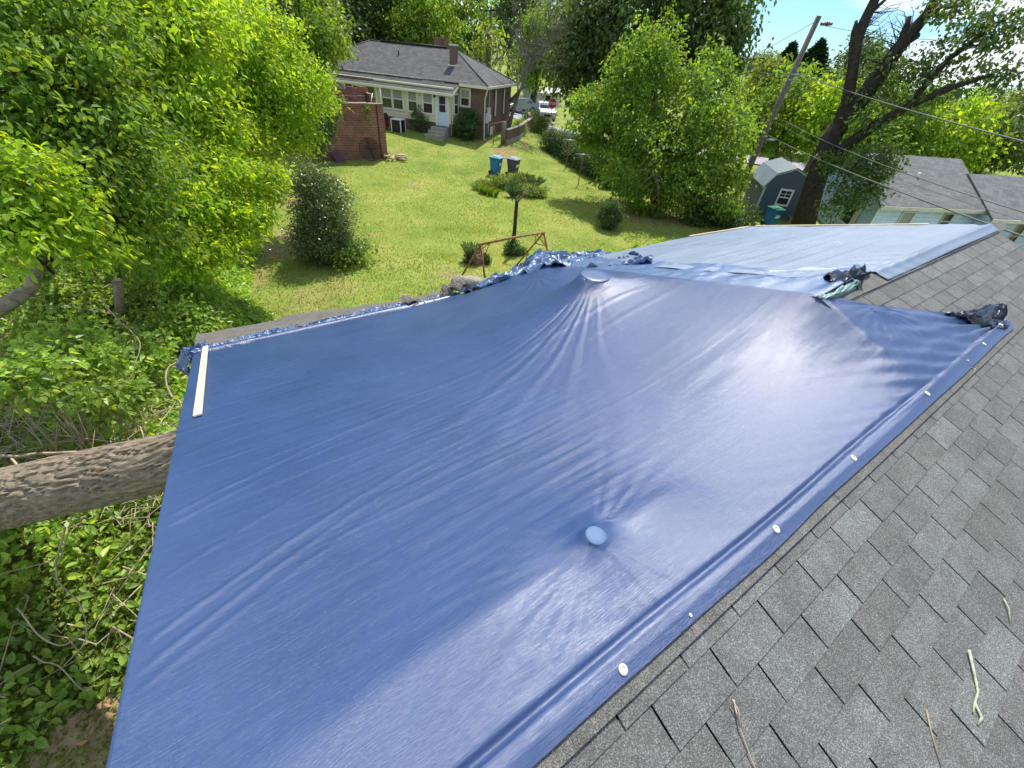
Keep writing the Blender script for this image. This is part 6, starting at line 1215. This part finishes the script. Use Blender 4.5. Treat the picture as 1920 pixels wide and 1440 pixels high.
# honeysuckle thicket: uncountable leaves over a mound of brush
r = np.random.default_rng(77)
def mound(x, y):
    h = .25+1.5*ss(9, 14, y)*ss(-1, -3, x)+.75*ss(4.1, 5.6, y-.15*(x+2.5))*(1-.5*ss(-1.6, -.8, x))+.45*(vn(x*.9, y*.9, 201)-.4)+.25*(vn(x*2.4, y*2.4, 202)-.5)
    h *= ss(3.3, 4.7, y-.2*(x+2.5)+.5*(vn(x*2, y*2, 203)-.5)); edge = -.35+1.0*(vn(y*.6, y*0, 204)-.5)
    h *= 1-ss(edge-.9, edge+.3, x-(.9*ss(8, 13, y))); return h
def thick(n, x0, x1, y0, y1, size, col, m, name, dzv=.12, parent=None, cut=.03):
    x = x0+(x1-x0)*r.random(n); y = y0+(y1-y0)*r.random(n); h = mound(x, y); k = (h > cut) & (vn(x*1.6, y*1.6, 207)+.25*r.random(n) > .28); x, y, h = x[k], y[k], h[k]
    z = tz(x, y)+h*(1-.45*r.random(len(x))**2)+dzv*r.normal(size=len(x))*.6; P_ = np.stack([x, y, z], 1); O_ = r.normal(size=(len(x), 3))*.7+np.array([.2, -.5, .3])
    cs = (.7+.7*vn(x*1.3, y*1.3, 208))[:, None]*np.array(col)*(1+.25*(vn(x*4, y*4, 209)-.5))[:, None]
    V, c = leaf_arrays(P_, size*(.6+.7*r.random((len(P_), 1))), unit(O_), r, .1, .3, 1.3, cs, .7, True); return npmesh(name, V, quads(len(P_), True), m, parent, c)
o = thick(95000, -8.5, 1.2, 3.2, 17, .125, (1.05, 1.05, 1), M['vine_leaf'], 'honeysuckle_thicket'); tag(o, 'tangled mass of honeysuckle leaves over the brush left of the roof', 'thicket', kind='stuff')
o = thick(34000, -4.5, -.3, 2.2, 5.2, .05, (.9, .9, .6), M['leaf_olive'], 'ground_weeds', .03, cut=-1); tag(o, 'small weeds and leaf litter on the bare ground below the roof', 'weeds', kind='stuff')
for i, (x_, y_, d_, r_, lab_) in enumerate(((330, 590, 10.2, 55, 'leafy honeysuckle mound at the lawn edge, nearest the tarp corner'), (262, 655, 8.6, 40, 'leafy honeysuckle mound just below the short upright stump'), (120, 640, 8.0, 60, 'leafy honeysuckle mound right of the forked stump'), (20, 690, 7.2, 60, 'yellowish honeysuckle mound at the left picture edge above the fallen trunk'), (300, 520, 11.5, 60, 'tall honeysuckle mound behind the short upright stump'), (140, 545, 11.8, 50, 'tall honeysuckle mound between the two stumps'), (200, 725, 7.2, 40, 'low honeysuckle mound in front of the pale arched vine'))):
    c_, R3 = lb(x_, y_, d_, r_); c_ = c_-np.array([0, 0, R3[0]*.3]); b0_ = np.array([c_[0], c_[1], float(tz(c_[0], c_[1]))])
    shrub('honeysuckle_mound', b0_, [(c_-b0_, (R3[0], R3[1], R3[2]*.8)), (c_-b0_+np.array([R3[0]*.6, -.1, -R3[0]*.35]), (R3[0]*.6,)*3), (c_-b0_+np.array([-R3[0]*.6, .1, -R3[0]*.3]), (R3[0]*.6,)*3)], lab_, 'vine_leaf', cat='shrub', sr=.35, leaf=.1, seed=400+i, clumpr=.12, six=True, stems=14, bm='twig', nper=1.1, tvar=.4, inner=.4, up=1.0, group='honeysuckle mounds in the left thicket')
# brush twigs and vines
mb = MB()
for i in range(900):
    x = -7+6.3*r.random(); y = 4+8.5*r.random()**1.2
    if i % 2: s_ = r.random(); x = -1.2-4.5*s_+.3*r.normal(); y = 4.6+3.6*s_+1.0*abs(r.normal())+.2
    h = float(mound(np.array(x), np.array(y)))
    if h < .1: continue
    p_ = np.array([x, y, tz(x, y)+h*(.75+.5*r.random())+.04]); az = r.random()*6.28; ln = .4+.9*r.random(); d = np.array([math.cos(az), math.sin(az), .25*r.normal()])
    c1_, c2_ = r.normal(size=3)*.18*ln, r.normal(size=3)*.18*ln; mb.tube([p_, p_+d*ln*.33+c1_, p_+d*ln*.66+c2_, p_+d*ln], [.009, .008, .006, .003], 5, cap=False)
o = mb.build('brush_twigs', M['twig']); tag(o, 'dense tangle of dry brown twigs and vines in the left thicket', 'twigs', kind='stuff')
def vine(pts, r_, label):
    P_ = np.array([pt(*p_) for p_ in pts]); s = np.linspace(0, len(P_)-1, 44); i = np.minimum(s.astype(int), len(P_)-2); f_ = (s-i)[:, None]; Q = np.vstack([2*P_[0]-P_[1], P_, 2*P_[-1]-P_[-2]])
    a0, a1, a2, a3 = Q[i], Q[i+1], Q[i+2], Q[i+3]; C_ = .5*(2*a1+(a2-a0)*f_+(2*a0-5*a1+4*a2-a3)*f_**2+(3*a1-a0-3*a2+a3)*f_**3)
    C_ += .03*np.stack([vn(s*2.3, s*0, 5)-.5, vn(s*2.1, s*0, 6)-.5, vn(s*2.7, s*0, 7)-.5], 1)
    mb = MB(); mb.tube(C_, [r_*(1-.5*k/44) for k in range(44)], 6); o = mb.build('vine_stem', M['twig']); tag(o, label, 'vine', 'bare vines draped over the fallen trunk')
vine([(20, 860, 6.2), (75, 905, 5.2), (150, 930, 4.7), (240, 900, 4.1), (318, 865, 3.6)], .012, 'long pale vine crossing the fallen trunk from its upper left side')
vine([(0, 965, 5.4), (80, 960, 5.0), (150, 880, 4.9), (130, 985, 4.8), (110, 1060, 5.3)], .011, 'looping vine over the left part of the fallen trunk')
vine([(0, 855, 7), (90, 850, 6.4), (190, 845, 5.9), (290, 835, 5.2)], .02, 'thick dry branch lying along the top of the fallen trunk')
vine([(30, 1140, 5.4), (110, 1210, 5.0), (200, 1140, 4.6), (290, 1000, 4.3)], .009, 'thin vine hanging below the fallen trunk towards the ground')
vine([(120, 990, 4.9), (105, 1080, 5.0), (150, 1130, 4.8), (160, 1200, 4.6), (120, 1250, 4.9)], .01, 'curved vine trailing down to the bare ground')
vine([(60, 1230, 5), (110, 1250, 4.8), (170, 1290, 4.6), (210, 1180, 4.5), (240, 1230, 4.4)], .008, 'thin low vine near the bare earth at lower left')
vine([(150, 745, 7.5), (210, 725, 7.2), (250, 700, 7.2), (248, 640, 7.4)], .01, 'pale arched vine in the thicket above the fallen trunk')
vine([(190, 560, 9), (220, 600, 8.6), (262, 640, 8.3), (250, 690, 8)], .012, 'pale vine below the short upright stump'); vine([(322, 745, 5.8), (310, 700, 6.2), (335, 675, 6.4)], .012, 'short pale stem touching the left tarp corner')
M['dead_leaf'] = mat('dead_leaf', (.4, .24, .13), .8, .2, noise=.2, nscale=20)
# dead leaves on the ground
for i, (px, py) in enumerate(((118, 1318), (205, 1326), (178, 1372), (160, 1395), (12, 1290))):
    q = G(px, py)+np.array([0, 0, .05]); a = r.random()*6; d1 = np.array([math.cos(a), math.sin(a), .1])*.05; d2 = np.array([-math.sin(a), math.cos(a), .15])*.024
    mb = MB(); mb.add([q-d1, q+d2, q+d1+np.array([0, 0, .03]), q-d2+np.array([0, 0, .02])], [(0, 1, 2), (0, 2, 3)]); o = mb.build('dead_leaf', M['dead_leaf']); tag(o, 'curled tan dead leaf on the bare ground at lower left', 'leaf', 'dead leaves on the bare ground')
# ivy on the ruin
t_ = bpy.data.objects['ruined_brick_shed']
make_crown('ivy', [(RP(a, .1, zt+.05), (.5, .25, .14)) for a in (2.6, 3.1, 3.6, 4.1)]+[(RP(3.6, -.05, -4.2), (.5, .2, .9)), (RP(1.0, -.05, -3.7), (.12, .06, .45)), (RP(4.2, -.1, -4.6), (.6, .3, 1.1)), (RP(2.8, 3.0, -2.5), (.6, .3, .12))], M['leaf'], t_, leaf=.13, nper=1.1, clumpr=.1, clumpn=10, seed=91)
# grass blades
n = 190000; dd = 6.5+42*r.random(n)**1.5; an = rad(22)+rad(88)*r.random(n); x = dd*np.cos(an); y = dd*np.sin(an)
dm = vn(x*1.1, y*1.1, 9); k = (y > 6.2) & ~((x > 18) & (y < 9)) & (mound(x, y) < .05)
for (cx_, cy_, rx_, ry_) in ((G(540, 455)[0], G(540, 455)[1], 1.8, 1.3), (G(556, 370)[0], G(556, 370)[1], 1, 2.6)): k &= (((x-cx_)/rx_)**2+((y-cy_)/ry_)**2 > .6+.8*r.random(n))
x, y = x[k], y[k]; n = len(x); z = tz(x, y)+.07*(vn(x*.35, y*.35, 4)-.5)+.04*(vn(x*1.3, y*1.3, 5)-.5)
az = r.random(n)*2*math.pi; hgt = (.032+.042*r.random(n))*(.7+.6*vn(x*.8, y*.8, 211)); hgt *= 1-.45*ss(24, 40, np.hypot(x, y)); wd = .006+.0007*np.hypot(x, y)
B = np.stack([x, y, z-.005], 1); sv = np.stack([-np.sin(az), np.cos(az), 0*az], 1)*wd[:, None]; tp = B+np.stack([np.cos(az)*hgt*.6, np.sin(az)*hgt*.6, hgt], 1)
V = np.stack([B-sv, B+sv, tp], 1).reshape(-1, 3); tone = vn(x*.6, y*.6, 212); tone = np.clip(tone*.6+.7*vn(x*.22+4, y*.22, 213)-.15, 0, 1.2); c = np.stack([.7+1.0*tone+.35*r.random(n), .8+.45*tone+.2*r.random(n), .8+.7*tone], 1)
M['grass'] = leaf_mat('grass_blade', (.23, .30, .065), .35, .6, .2)
o = npmesh('grass', V, np.arange(n*3).reshape(n, 3), M['grass'], None, np.repeat(c, 3, axis=0)); tag(o, 'short yellow green lawn grass', 'grass', kind='stuff')
